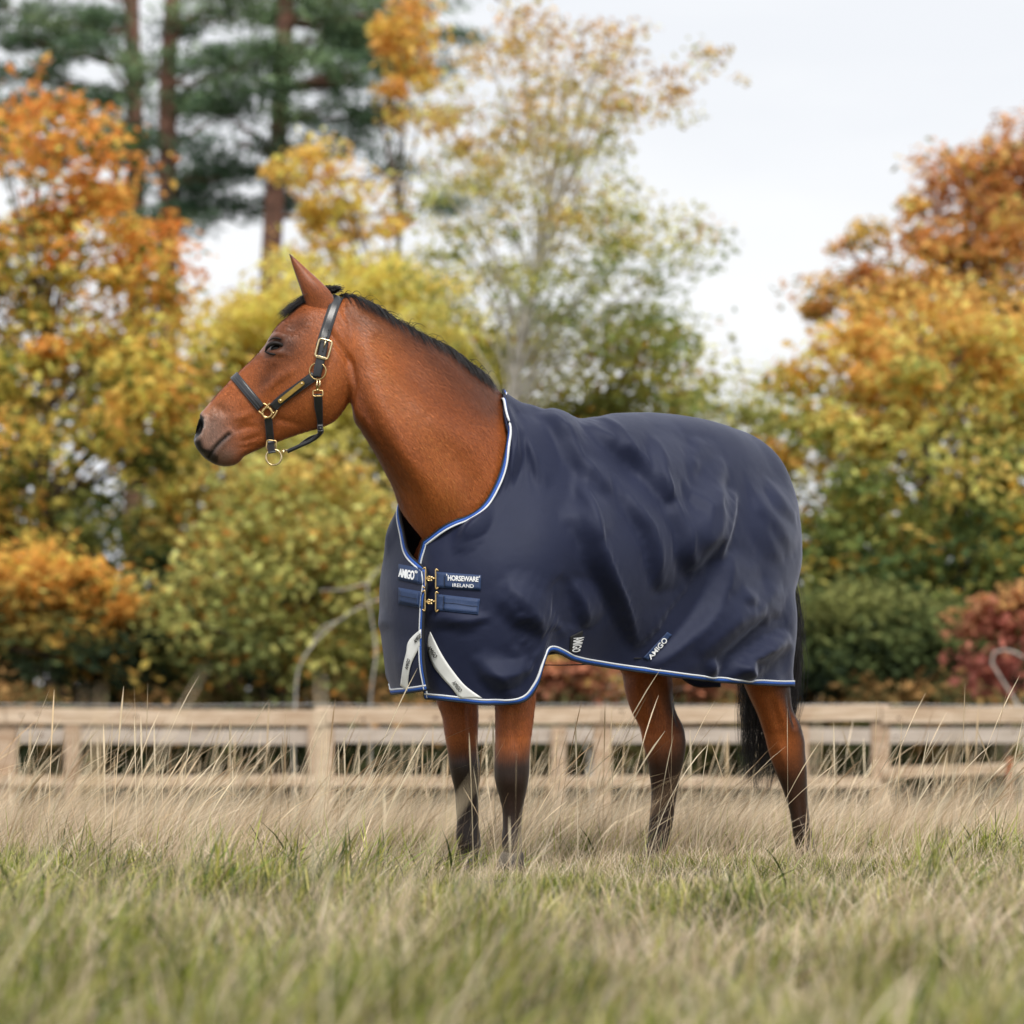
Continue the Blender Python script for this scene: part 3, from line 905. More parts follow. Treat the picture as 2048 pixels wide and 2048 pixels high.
# folds: polyline in photograph pixels on the near flank, height m, widths px (below-left, above-right)
Zf = lambda pts: [(980 + a / 2.927, 760 + b / 2.927) for a, b in pts]
FOLDS = [
 (Zf([(330, 180), (440, 330), (545, 500), (740, 700)]), .013, 9, 40),
 (Zf([(540, 280), (720, 390), (870, 480), (1020, 690), (1095, 810)]), .016, 8, 46),
 (Zf([(640, 240), (750, 340), (830, 470)]), .007, 6, 30),
 (Zf([(545, 500), (560, 740), (610, 960), (700, 1160), (790, 1350), (880, 1560)]), .022, 12, 60),
 (Zf([(730, 600), (830, 760), (920, 900), (960, 1060), (975, 1220)]), .017, 10, 46),
 (Zf([(920, 345), (970, 480), (1000, 640), (1030, 740)]), .010, 7, 34),
 (Zf([(1020, 735), (1100, 860), (1140, 1040), (1200, 1120)]), .016, 10, 38),
 (Zf([(1120, 620), (1190, 710), (1245, 800)]), .010, 8, 30),
 (Zf([(1225, 330), (1195, 480), (1180, 620)]), .006, 10, 26),
 (Zf([(1360, 470), (1310, 640), (1240, 900), (1205, 1120)]), .014, 26, 13),
 (Zf([(1425, 650), (1365, 830), (1340, 950), (1330, 1060)]), .020, 40, 10),
 (Zf([(1340, 1090), (1210, 1330), (1080, 1500), (890, 1660)]), -.026, 20, 30),
 (Zf([(1420, 1000), (1380, 1150), (1250, 1400), (1100, 1560), (940, 1680)]), .024, 22, 44),
 (Zf([(1700, 1180), (1560, 1330), (1380, 1420), (1200, 1600)]), .012, 26, 22),
 (Zf([(1740, 1400), (1600, 1450), (1440, 1560), (1300, 1680)]), -.016, 14, 26),
 (Zf([(1750, 1470), (1600, 1570), (1440, 1690), (1410, 1760)]), .020, 12, 20),
 (Zf([(1760, 1560), (1650, 1640), (1560, 1640), (1500, 1700)]), -.012, 10, 14),
 (Zf([(1440, 1640), (1480, 1700), (1530, 1760)]), .012, 8, 10),
 (Zf([(1300, 1620), (1290, 1680), (1310, 1740)]), .008, 8, 10),
 (Zf([(1450, 1200), (1480, 1270), (1520, 1310)]), .006, 7, 14),
 (Zf([(1540, 680), (1600, 860), (1690, 1050)]), .007, 14, 30),
 (Zf([(1620, 600), (1700, 740), (1790, 800)]), .008, 8, 18),
 (Zf([(1510, 560), (1580, 740), (1700, 900), (1770, 1000)]), .006, 8, 26),
 (Zf([(90, 130), (140, 250), (150, 420), (125, 570)]), .012, 12, 7),
 (Zf([(170, 190), (210, 330), (290, 500), (350, 610)]), .008, 7, 26),
 (Zf([(330, 190), (380, 260), (520, 370)]), .006, 6, 18),
 (Zf([(440, 740), (530, 850), (590, 960)]), .008, 8, 28),
 (Zf([(400, 1130), (430, 1280), (470, 1400), (480, 1460)]), -.012, 12, 16),
 (Zf([(500, 1180), (540, 1300), (580, 1440)]), .010, 10, 22),
 (Zf([(170, 1390), (230, 1480), (300, 1580)]), -.016, 16, 14),
 (Zf([(60, 1230), (200, 1390), (330, 1480)]), .010, 9, 30),
 (Zf([(360, 1420), (380, 1520), (400, 1600)]), -.010, 8, 9),
 (Zf([(-60, 700), (-120, 900), (-160, 1000)]), .006, 12, 16),
 (Zf([(-30, 1700), (120, 1720), (260, 1640)]), .010, 12, 16),
 ([(985, 1000), (962, 1040), (930, 1075)], .006, 7, 10),
 ([(868, 1245), (900, 1235), (950, 1240), (985, 1228)], .008, 9, 14),
 ([(960, 1310), (1000, 1350), (1040, 1400)], .008, 12, 18),
 ([(1010, 1160), (1060, 1210), (1085, 1250)], .008, 10, 26),
]
def fold_height(px, py):
    """where the cloth is gathered: seeds for the fold solver"""
    shp = px.shape; px = px.ravel(); py = py.ravel()
    H = np.zeros(len(px))
    for pts, h, w1, w2 in FOLDS:
        a = np.array(pts, float)
        tt = chord(a); pts2 = spline(tt, a, np.linspace(0, tt[-1], 14)).tolist()
        d, p, s = seg_dist(px, py, pts2)
        tp = np.sin(np.pi * np.clip(p, .0, 1)) ** .7
        w = np.where(s > 0, w1 * 1.9, w2 * 2.3) * (.4 + .6 * tp)
        q = np.sqrt(d * d + 4.0) - 2.0
        H += (h if h > 0 else .45 * h) * np.clip(1 - q / w, 0, 1) * tp
    return H.reshape(shp)

def drape(B, N, H, ex, ey, iters, fine, g=.00035, pin_front=True):
    """inextensible cloth with spare material settling over the body: B smooth shape, N its normals, H seeds"""
    def grids(X, k): return X[::k, ::k] if k > 1 else X
    X = None
    for k, it in ((4, iters), (2, 24), (1, fine)):
        Bk, Nk, Hk = grids(B, k), grids(N, k), grids(H, k)
        n, m = Bk.shape[:2]
        if X is None: X = Bk + Nk * Hk[..., None]
        else:
            ci = np.linspace(0, X.shape[0] - 1, n); cj = np.linspace(0, X.shape[1] - 1, m)
            D = spline(np.arange(X.shape[0]), X - Bl, ci)
            D = spline(np.arange(X.shape[1]), D.transpose(1, 0, 2), cj).transpose(1, 0, 2)
            X = Bk + D
        cons = []
        exk = grids(ex, k); eyk = grids(ey, k)
        for di, dj, e, st in ((1, 0, exk, 1.0), (0, 1, eyk, 1.0), (1, 1, (exk + eyk) / 2, .35), (1, -1, (exk + eyk) / 2, .35), (2, 0, exk * .5, .16), (0, 2, eyk * .5, .16), (4, 0, exk * .3, .05), (0, 4, eyk * .3, .05)):
            if dj >= 0: sa = (slice(0, n - di), slice(0, m - dj)); sb = (slice(di, n), slice(dj, m))
            else: sa = (slice(0, n - di), slice(-dj, m)); sb = (slice(di, n), slice(0, m + dj))
            S = Bk + Nk * (Hk * (1.0 if st >= .2 else .6))[..., None]
            L = np.maximum(np.linalg.norm(Bk[sb] - Bk[sa], axis=-1), np.linalg.norm(S[sb] - S[sa], axis=-1)) * (1 + e[sa])
            cons.append((sa, sb, L, st))
        free = np.ones((n, m, 1)); free[:, 0] = 0
        if pin_front: free[-2:] = 0
        for t in range(it):
            for sa, sb, L, st in cons:
                d = X[sb] - X[sa]; l = np.linalg.norm(d, axis=-1) + 1e-9
                f = np.clip((l - L) / l, -.5, .5)
                if st < .2: f = np.minimum(f, 0)            # bending only pushes apart
                c = d * (f * .5 * st * .62)[..., None]
                Z = np.zeros_like(X); Z[sa] += c; Z[sb] -= c
                X = X + Z * free
            off = ((X - Bk) * Nk).sum(-1, keepdims=True)
            tang = (X - Bk) - Nk * off
            X = X + Nk * (np.clip(off, -.004, .075) - off) - .012 * tang * free
        Bl = Bk
    return X

def drape_noise(G, seed):
    P = G.reshape(-1, 3) * [1, 1, .6]
    return (.0028 * hnoise(P, 22, seed) + .0016 * hnoise(P, 55, seed + 1)).reshape(G.shape[:2])

def lift_off(W, N, gap=.018):
    """keep the cloth outside the animal"""
    amt = np.zeros(W.shape[:2])
    for i in range(0, NA, 3):
        for j in range(0, NB, 3):
            o = W[i, j] + N[i, j] * .14
            h = HEADBVH.ray_cast(Vector(o), Vector(-N[i, j]), .5)
            if h[0] is not None:
                need = gap - (h[3] - .14) * 1.0
                if need > 0: amt[i:i+3, j:j+3] = min(need, .12)
    for _ in range(30):
        p = np.pad(amt, 1, mode='edge')
        amt = np.maximum(amt, (p[:-2, 1:-1] + p[2:, 1:-1] + p[1:-1, :-2] + p[1:-1, 2:]) / 4)
    for _ in range(6):
        p = np.pad(amt, 1, mode='edge')
        amt = (p[:-2, 1:-1] + p[2:, 1:-1] + p[1:-1, :-2] + p[1:-1, 2:]) / 4
    return W + N * amt[..., None]

sheets = {}
for key, cols, outw in (('left', LEFT, 1), ('right', RIGHT, -1)):
    W, G = sheet(cols, key == 'right')
    N = gnormals(W, outw)
    c = bw(0, 0, 1.0)
    if ((W[150, 75] - c) * N[150, 75]).sum() < 0: N = -N; 
    W = lift_off(W, N)
    if key == 'left':
        px = 1024 + W[..., 0] * FPX / (W[..., 1] - CAM_Y); py = HORIZON - (W[..., 2] - CAM_Z) * FPX / (W[..., 1] - CAM_Y)
    else:                                     # the far flank carries the mirror image of similar folds
        Mx = np.stack([OX - BC * G[..., 0] - BS * G[..., 1], -BS * G[..., 0] + BC * G[..., 1], G[..., 2]], axis=-1)
        px = 1024 + Mx[..., 0] * FPX / (Mx[..., 1] - CAM_Y); py = HORIZON - (Mx[..., 2] - CAM_Z) * FPX / (Mx[..., 1] - CAM_Y)
    b = np.linspace(0, 1, NB)[None, :]; a = np.linspace(0, 1, NA)[:, None]
    H = (2.6 if key == 'left' else .8) * fold_height(px, py) + drape_noise(G, 21 if key == 'left' else 31)
    # the folds die out at spine and neckline
    H = H * (.10 + .90 * sstep(0, .12, b)) * (.3 + .7 * sstep(0, .04, 1 - a))
    if key == 'right':                        # lower front corner swings out round the knee
        H = H + .016 * np.exp(-((a - .97) / .025) ** 2) * sstep(.66, .9, b)
    loose = sstep(.03, .25, b) * sstep(0, .05, 1 - a) * (.55 + .45 * sstep(.80, .70, a))
    W = drape(W, N, H, .003 * loose, .002 * loose + 0 * a, 26, 12)
    sheets[key] = (W, gnormals(W, 1) * np.sign((gnormals(W, 1) * N).sum(-1, keepdims=True)), G)

def mat_rug():
    m, nt, p = mat_base('navy_ripstop')
    tc = nt.nodes.new('ShaderNodeTexCoord')
    n1 = nt.nodes.new('ShaderNodeTexNoise'); n1.inputs['Scale'].default_value = 5; n1.inputs['Detail'].default_value = 6
    n2 = nt.nodes.new('ShaderNodeTexNoise'); n2.inputs['Scale'].default_value = 900; n2.inputs['Detail'].default_value = 2
    n3 = nt.nodes.new('ShaderNodeTexNoise'); n3.inputs['Scale'].default_value = 38; n3.inputs['Detail'].default_value = 5
    for n in (n1, n2, n3): nt.links.new(tc.outputs['Object'], n.inputs['Vector'])
    r = nt.nodes.new('ShaderNodeValToRGB')
    r.color_ramp.elements[0].position = .3; r.color_ramp.elements[0].color = (.0100, .0135, .040, 1)
    r.color_ramp.elements[1].position = .7; r.color_ramp.elements[1].color = (.0150, .0195, .053, 1)
    nt.links.new(n1.outputs['Fac'], r.inputs['Fac'])
    mx = nt.nodes.new('ShaderNodeMixRGB'); mx.blend_type = 'MULTIPLY'; mx.inputs['Fac'].default_value = .45
    nt.links.new(r.outputs['Color'], mx.inputs['Color1']); nt.links.new(n2.outputs['Fac'], mx.inputs['Color2'])
    nt.links.new(mx.outputs['Color'], p.inputs['Base Color'])
    b1 = nt.nodes.new('ShaderNodeBump'); b1.inputs['Strength'].default_value = .22; b1.inputs['Distance'].default_value = .004
    nt.links.new(n3.outputs['Fac'], b1.inputs['Height'])
    b2 = nt.nodes.new('ShaderNodeBump'); b2.inputs['Strength'].default_value = .45; b2.inputs['Distance'].default_value = .001
    nt.links.new(n2.outputs['Fac'], b2.inputs['Height']); nt.links.new(b1.outputs['Normal'], b2.inputs['Normal'])
    nt.links.new(b2.outputs['Normal'], p.inputs['Normal'])
    p.inputs['Roughness'].default_value = .56
    p.inputs['Specular IOR Level'].default_value = .30
    p.inputs['Specular Tint'].default_value = (.75, .82, 1, 1)
    p.inputs['Sheen Weight'].default_value = .24
    p.inputs['Sheen Roughness'].default_value = .4
    p.inputs['Sheen Tint'].default_value = (.75, .8, 1, 1)
    return m
M_rug = mat_rug()
M_trimd = mat_simple('black_webbing_edge', (.010, .011, .014), .7)
M_trimb = mat_simple('royal_blue_webbing', (.018, .095, .42), .65, bump=.3, bscale=900, noise=.2, nscale=400)
M_trimw = mat_simple('white_piping', (.72, .75, .78), .55)
M_patch = mat_simple('mid_blue_webbing', (.016, .040, .115), .6, bump=.4, bscale=700, noise=.2, nscale=300)
M_refl = mat_simple('silver_reflective_tape', (.78, .79, .77), .45, metal=.05, noise=.08, nscale=30)
M_ink = mat_simple('black_print', (.02, .02, .02), .6)
M_wht = mat_simple('white_embroidery', (.82, .84, .86), .6)
M_brass = mat_simple('brass', (.62, .44, .20), .28, metal=1, noise=.12, nscale=120)
M_brassw = mat_simple('pale_brass', (.78, .62, .36), .25, metal=1, noise=.1, nscale=120)

rug = thing('horse_rug', 'navy blue turnout rug with blue and white edging buckled on the bay horse', 'horse rug', tuple(bw(0, 0, 0)))
RB = {}
for key in ('left', 'right'):
    W, N, G = sheets[key]
    idx = np.arange(NA * NB).reshape(NA, NB)
    F = np.stack([idx[:-1, :-1], idx[1:, :-1], idx[1:, 1:], idx[:-1, 1:]], axis=-1).reshape(-1, 4)
    # faces turned outwards
    f = F[len(F) // 2]
    v = W.reshape(-1, 3)
    fn = np.cross(v[f[1]] - v[f[0]], v[f[3]] - v[f[0]])
    if fn.dot(N.reshape(-1, 3)[f[0]]) < 0: F = F[:, ::-1]
    o = link('side_panel', new_mesh('side_panel', v, F), M_rug, rug)
    solidify(o, .004, -1)
    RB[key] = (BVHTree.FromPolygons(v.tolist(), F.tolist()), o)

def band(path, nrm, inward, d0, d1, h0, h1):
    p, n, w = np.asarray(path), np.asarray(nrm), np.asarray(inward)
    q = lambda d, h: p + w * d + n * h
    return np.stack([q(d0, h0), q(d0, h1), q((d0 + d1) / 2, h1 * 1.25), q(d1, h1), q(d1, h0)], axis=1)
def edge_trim(W, N, seq, parent):
    """seq: list of (i, j) grid indices along an edge, with the inward grid step"""
    P = np.array([W[i, j] for (i, j), _ in seq]); Nn = np.array([N[i, j] for (i, j), _ in seq])
    I = np.array([W[i + s[0], j + s[1]] - W[i, j] for (i, j), s in seq])
    T = np.gradient(P, axis=0); T /= np.linalg.norm(T, axis=1)[:, None] + 1e-9
    I = I - T * (I * T).sum(1)[:, None]; I = I - Nn * (I * Nn).sum(1)[:, None]; I /= np.linalg.norm(I, axis=1)[:, None] + 1e-9
    for _ in range(3):
        I[1:-1] = (I[:-2] + I[1:-1] + I[2:]) / 3; I /= np.linalg.norm(I, axis=1)[:, None]
    for nm, m, d0, d1, h in (('edge_binding', M_trimd, -.004, .0018, .0025), ('blue_binding', M_trimb, .0018, .0108, .0028), ('white_piping', M_trimw, .0108, .0160, .0034)):
        mb = MB(); mb.grid(band(P, Nn, I, d0, d1, -.003 if nm != 'edge_binding' else -.006, h), closed=True, caps=True)
        mb.build(nm, m, parent)
for key in ('left', 'right'):
    W, N, G = sheets[key]
    a8 = int(round(col_t[A_NECK] * (NA - 1)))
    neck = [((i, 0), (0, 1)) for i in range(a8 - 1, NA)]
    front = [((NA - 1, j), (-1, 0)) for j in range(NB)]
    hem = [((i, NB - 1), (0, -1)) for i in range(NA - 1, -1, -1)]
    for seq in (neck, front, hem):
        edge_trim(W, N, seq, RB[key][1])

def on_rug(key, px, py, off=0.0):
    bvh = RB[key][0]
    Y = -.5
    for _ in range(4):
        p = at(px, py, Y)
        # along the true line of sight, so that small lettering keeps its shape on steep cloth
        o = Vector((0, CAM_Y, CAM_Z)); d = (Vector(p) - o).normalized()
        h = bvh.ray_cast(o + d * 6.5, d)
        if h[0] is None: return None, None
        Y = h[0][1]
        break
    n = np.array(h[1])
    if n.dot(np.array(d)) > 0: n = -n
    return np.array(h[0]) + n * off, n

def patch(key, quad, name, mat, parent, off=.004, nu=14, nv=6, th=.003):
    """quad: four photograph corners, clockwise from top left; laid on the cloth"""
    q = np.array(quad, float)
    V, last = [], None
    for j in range(nv):
        t = j / (nv - 1)
        for i in range(nu):
            s = i / (nu - 1)
            p = (1-t) * ((1-s) * q[0] + s * q[1]) + t * ((1-s) * q[3] + s * q[2])
            w, n = on_rug(key, p[0], p[1], off)
            if w is None: w = last
            V.append(w); last = w
    F = [(j*nu+i, (j+1)*nu+i, (j+1)*nu+i+1, j*nu+i+1) for j in range(nv-1) for i in range(nu-1)]
    o = link(name, new_mesh(name, V, F), mat, parent)
    solidify(o, th, -1)
    return o
def strip_patch(key, Ledge, Redge, name, mat, parent, off=.004, n=24, th=.002):
    L = spline(chord(Ledge) / chord(Ledge)[-1], np.array(Ledge, float), np.linspace(0, 1, n))
    Rr = spline(chord(Redge) / chord(Redge)[-1], np.array(Redge, float), np.linspace(0, 1, n))
    V, last = [], None
    for a, b in zip(L, Rr):
        for s in np.linspace(0, 1, 6):
            p = a * (1-s) + b * s
            w, nn = on_rug(key, p[0], p[1], off)
            if w is None: w = last
            V.append(w); last = w
    F = [(i*6+j, (i+1)*6+j, (i+1)*6+j+1, i*6+j+1) for i in range(n-1) for j in range(5)]
    o = link(name, new_mesh(name, V, F), mat, parent)
    solidify(o, th, -1)
    return o
def text_mesh(body_, offset=0.0, space=1.0):
    cu = bpy.data.curves.new('t', 'FONT'); cu.body = body_; cu.offset = offset; cu.space_character = space; cu.resolution_u = 3
    o = bpy.data.objects.new('t', cu); COL.objects.link(o)
    bpy.context.view_layer.update()
    me = bpy.data.meshes.new_from_object(o.evaluated_get(bpy.context.evaluated_depsgraph_get()))
    bpy.data.objects.remove(o)
    V = np.array([v.co[:] for v in me.vertices]); F = [tuple(p.vertices) for p in me.polygons]
    return V, F
def lettering(surf, body_, quad, mat, parent, off=.0075, offset=.02, space=1.0, name='lettering', th=.0012):
    V, F = text_mesh(body_, offset, space)
    lo, hi = V.min(0), V.max(0)
    q = np.array(quad, float)
    out = []
    last = None
    for v in V:
        s, t = (v[0] - lo[0]) / (hi[0] - lo[0]), 1 - (v[1] - lo[1]) / (hi[1] - lo[1])
        p = (1-t) * ((1-s) * q[0] + s * q[1]) + t * ((1-s) * q[3] + s * q[2])
        w, n = surf(p[0], p[1], off)
        if w is None: w = last if last is not None else at(p[0], p[1], -.5)
        out.append(w); last = w
    o = link(name, new_mesh(name, out, F, smooth=False), mat, parent)
    solidify(o, th, 0)
    return o
Q = lambda *pts: [(740 + a / 4.2, 980 + b / 4.2) for a, b in pts]
PL, PR = RB['left'][1], RB['right'][1]
# chest straps
s1 = patch('right', Q((245, 625), (462, 665), (458, 800), (245, 755)), 'chest_strap', M_patch, PR)
lettering(lambda a, b, o: on_rug('right', a, b, o), 'AMIGO', Q((258, 665), (388, 688), (384, 765), (252, 735)), M_wht, s1, offset=.035, space=.93)
lettering(lambda a, b, o: on_rug('right', a, b, o), '®', Q((388, 684), (412, 688), (412, 712), (388, 706)), M_wht, s1, offset=.01)
s2 = patch('right', Q((245, 820), (460, 858), (458, 1000), (245, 955)), 'chest_strap', M_patch, PR)
s3 = patch('left', Q((545, 688), (935, 717), (930, 845), (545, 820)), 'chest_strap', M_patch, PL, nu=20)
lettering(lambda a, b, o: on_rug('left', a, b, o), 'HORSEWARE', Q((658, 718), (915, 732), (912, 775), (658, 764)), M_wht, s3, offset=.03, space=.95)
lettering(lambda a, b, o: on_rug('left', a, b, o), 'IRELAND', Q((698, 786), (874, 795), (873, 825), (697, 815)), M_wht, s3, offset=.008, space=1.05)
for x in (649, 922):
    lettering(lambda a, b, o: on_rug('left', a, b, o), "'", Q((x - 3, 708 + (x > 700) * 16), (x + 3, 708 + (x > 700) * 16), (x + 3, 724 + (x > 700) * 16), (x - 3, 724 + (x > 700) * 16)), M_wht, s3, offset=.01)
s4 = patch('left', Q((545, 872), (925, 915), (907, 1050), (545, 1010)), 'chest_strap', M_patch, PL, nu=20)
# raised label panels and stitched edges of the straps
patch('left', Q((628, 712), (930, 734), (926, 838), (626, 818)), 'label_panel', M_patch, s3, off=.0062, nu=16)
patch('right', Q((252, 640), (418, 668), (414, 782), (250, 748)), 'label_panel', M_patch, s1, off=.0062)
patch('left', Q((625, 890), (915, 922), (900, 1040), (620, 1012)), 'label_panel', M_patch, s4, off=.0062, nu=16)
patch('right', Q((262, 835), (415, 862), (412, 975), (262, 945)), 'label_panel', M_patch, s2, off=.0062)
def seam(key, a, b, parent, off=.0085, mat=None):
    pts = []
    for s in np.linspace(0, 1, 14):
        w, n = on_rug(key, a[0] * (1-s) + b[0] * s, a[1] * (1-s) + b[1] * s, off)
        if w is not None: pts.append(w)
    mb = MB(); mb.tube(pts, .0007, 5); mb.build('stitch_line', mat or M_trimd, parent)
for key, par, a, b in (('left', s4, (622, 950), (905, 985)), ('right', s2, (262, 888), (415, 918)), ('left', s3, (630, 718), (630, 816)), ('left', s4, (624, 890), (622, 1012))):
    seam(key, Q(a)[0], Q(b)[0], par)
# brass surcingle clips joining the chest straps
def wire(pts, r, name, mat, parent, n=8):
    mb = MB(); mb.tube(np.array(pts), r, n); return mb.build(name, mat, parent)
def clip(y0l, y1l, y0r, y1r, yj, xl=466, xr=552):
    c = thing('surcingle_clip', 'brass T-hook clip joining the %s pair of blue chest straps of the navy rug' % ('upper' if yj < 850 else 'lower'), 'buckle')
    W = lambda x, y, off=.013: on_rug('right' if x < 515 else 'left', *Q((x, y))[0], off)[0]
    base = W(xl, yj); c.location = base
    Yc = min(W(xl, yj)[1], W(xr, yj)[1]) - .004
    P = lambda x, y: at(*Q((x, y))[0], Yc)
    for x, y0, y1, s in ((xl, y0l, y1l, -1), (xr, y0r, y1r, 1)):
        mb = MB()
        loop = np.array([P(x + s * 22, y0 + 8), P(x + s * 10, y0 - 4), P(x, y0 + 2), P(x, (y0 + y1) / 2), P(x, y1 - 2), P(x + s * 10, y1 + 4), P(x + s * 22, y1 - 8)])
        te = np.linspace(0, 1, 24)
        mb.tube(spline(np.linspace(0, 1, 7), loop, te), .0026, 8)
        mb.build('frame', M_brass, c)
    mb = MB()
    j = P(508, yj)
    mb.tube(np.linspace(P(xl + 2, yj + 4), P(xr - 2, yj - 2), 6), [.003, .0036, .0046, .0046, .0036, .003], 10)
    mb.ring(j + np.array([-.004, -.002, 0]), .0065, .0024, (0, 1, 0), 20, 8)
    mb.build('hook', M_brass, c)
    mb = MB(); mb.ball(j + np.array([.004, -.004, .003]), .0055, 12, 8); mb.ball(j + np.array([.003, -.004, -.006]), .004, 10, 8); mb.build('rivet', M_brassw, c)
clip(658, 818, 672, 826, 745)
clip(850, 1010, 862, 1016, 938, 462, 552)
# reflective tapes with print
Zq = lambda pts: [(740 + a / 4.2, 980 + b / 4.2) for a, b in pts]
t1 = strip_patch('left', Zq([(500, 1225), (490, 1310), (540, 1480), (610, 1575), (690, 1665), (755, 1752)]), Zq([(512, 1190), (555, 1280), (610, 1385), (700, 1520), (800, 1640), (945, 1748)]), 'reflective_tape', M_refl, PL)
t2 = strip_patch('right', Zq([(505, 1128), (410, 1188), (322, 1290), (312, 1360), (290, 1450), (262, 1640)]), Zq([(492, 1250), (440, 1290), (395, 1370), (345, 1480), (328, 1570), (322, 1688)]), 'reflective_tape', M_refl, PR)
SL = lambda a, b, o: on_rug('left', a, b, o); SR = lambda a, b, o: on_rug('right', a, b, o)
lettering(SL, 'AMIGO', Q((520, 1303), (578, 1395), (550, 1412), (492, 1322)), M_ink, t1, off=.0065, offset=.0)
lettering(SL, 'AMIGO', Q((718, 1597), (782, 1678), (752, 1696), (690, 1618)), M_ink, t1, off=.0065, offset=.0)
lettering(SR, 'AMIGO', Q((378, 1262), (434, 1200), (448, 1226), (392, 1290)), M_ink, t2, off=.0065, offset=.0)
lettering(SR, 'AMIGO', Q((305, 1495), (326, 1410), (350, 1430), (328, 1510)), M_ink, t2, off=.0065, offset=.0)
# belly surcingles
Zr = lambda *pts: [(980 + a / 2.927, 760 + b / 2.927) for a, b in pts]
b1 = patch('left', Zr((468, 1500), (540, 1465), (522, 1592), (462, 1590)), 'belly_strap', M_trimd, PL, off=.004, nu=8, nv=14)
lettering(SL, 'AMIGO', Zr((545, 1492), (516, 1588), (470, 1590), (480, 1508)), M_wht, b1, offset=.02)
b2 = patch('left', Zr((1035, 1475), (1062, 1492), (925, 1640), (895, 1625)), 'belly_strap', M_patch, PL, off=.004, nu=6, nv=18)
lettering(SL, 'AMIGO', Zr((918, 1618), (1010, 1502), (1035, 1525), (940, 1640)), M_wht, b2, offset=.02)
# straps passing under the belly with their brass fittings
for (x0, y0, nm) in ((490, 1600, 'front'), (870, 1650, 'rear')):
    p0, n0 = on_rug('left', *Zr((x0, y0 - 20))[0], .004)
    p3, _ = (bw(.02 if nm == 'rear' else .33, -.25, .67), 0)
    k = np.linspace(0, 1, 22)[:, None]
    m = (p0 + p3) / 2; m[2] = p0[2] - .025
    P = (1-k)**2 * p0 + 2*k*(1-k) * m + k**2 * p3
    w = FWD * .019
    G_ = np.stack([P - w, P + w, P + w + [0, 0, .003], P - w + [0, 0, .003]], axis=1)
    mb = MB(); mb.grid(G_, closed=True, caps=True)
    st = mb.build('underbelly_strap', M_trimd, rug)
    mb = MB()
    c = P[2] + np.array([0, -.004, 0])
    d = (P[4] - P[0]); d /= np.linalg.norm(d)
    for s in (-1, 1):
        mb.tube([c - FWD * .02 + d * .012 * s, c + FWD * .02 + d * .012 * s], .0025, 8)
        mb.tube([c + FWD * .02 * s - d * .012, c + FWD * .02 * s + d * .012], .0025, 8)
    mb.build('slide_buckle', M_brass, st)
# ================================================================== HALTER
M_leather = mat_simple('black_leather', (.017, .018, .022), .33, spec=.7, noise=.25, nscale=60, bump=.15, bscale=350)
M_stitch = mat_simple('leather_edge', (.06, .06, .068), .5)
halter = thing('halter', 'black leather halter with brass fittings and nameplate on the bay horse\'s head', 'halter', tuple(at(600, 760, -.78)))
Hd = lambda x, y: (360 + x / 3.865, 480 + y / 3.865)

def near_strap(pts, wpx, name, parent, off=.005, mat=None, th=.004, lift=None, n=26, near=True, edge=True):
    """flat strap lying on the near cheek; pts in photograph pixels, wpx its width there"""
    a = np.array(pts, float); tt = chord(a)
    P = spline(tt, a, np.linspace(0, tt[-1], n))
    T = np.gradient(P, axis=0); T /= np.linalg.norm(T, axis=1)[:, None]
    D = np.stack([-T[:, 1], T[:, 0]], axis=1)
    wv = np.interp(np.linspace(0, 1, n), np.linspace(0, 1, len(np.atleast_1d(wpx))), np.atleast_1d(wpx))
    rows = []
    for k in range(n):
        row, ys = [], []
        for s in (-.5, -.25, 0, .25, .5):
            q = P[k] + D[k] * s * wv[k]
            w, nn = on_head(q[0], q[1], near)
            row.append((q, w))
            if w is not None: ys.append(w[1])
        y0 = (min(ys) if near else max(ys)) if ys else (rows[-1][2][1] if rows else HY_)
        yy = np.mean(ys) * .5 + y0 * .5 if ys else y0
        rr = []
        for q, w in row:
            Y = (w[1] * .6 + yy * .4) if w is not None else yy
            rr.append(at(q[0], q[1], Y + (-off if near else off)))
        rows.append(rr)
    G = np.array(rows)
    for _ in range(3):
        G[1:-1, :, 1] = (G[:-2, :, 1] + 2 * G[1:-1, :, 1] + G[2:, :, 1]) / 4
    mb = MB(); mb.grid(G)
    o = mb.build(name, mat or M_leather, parent)
    solidify(o, th, 0)
    if edge:
        for j in (0, 4):
            e = MB(); c = G[:, 2] * .10 + G[:, j] * .90
            e.tube(c + np.array([0, -.0022 if near else .0022, 0]), .0009, 5)
            e.build('stitched_edge', M_stitch, o)
    return o

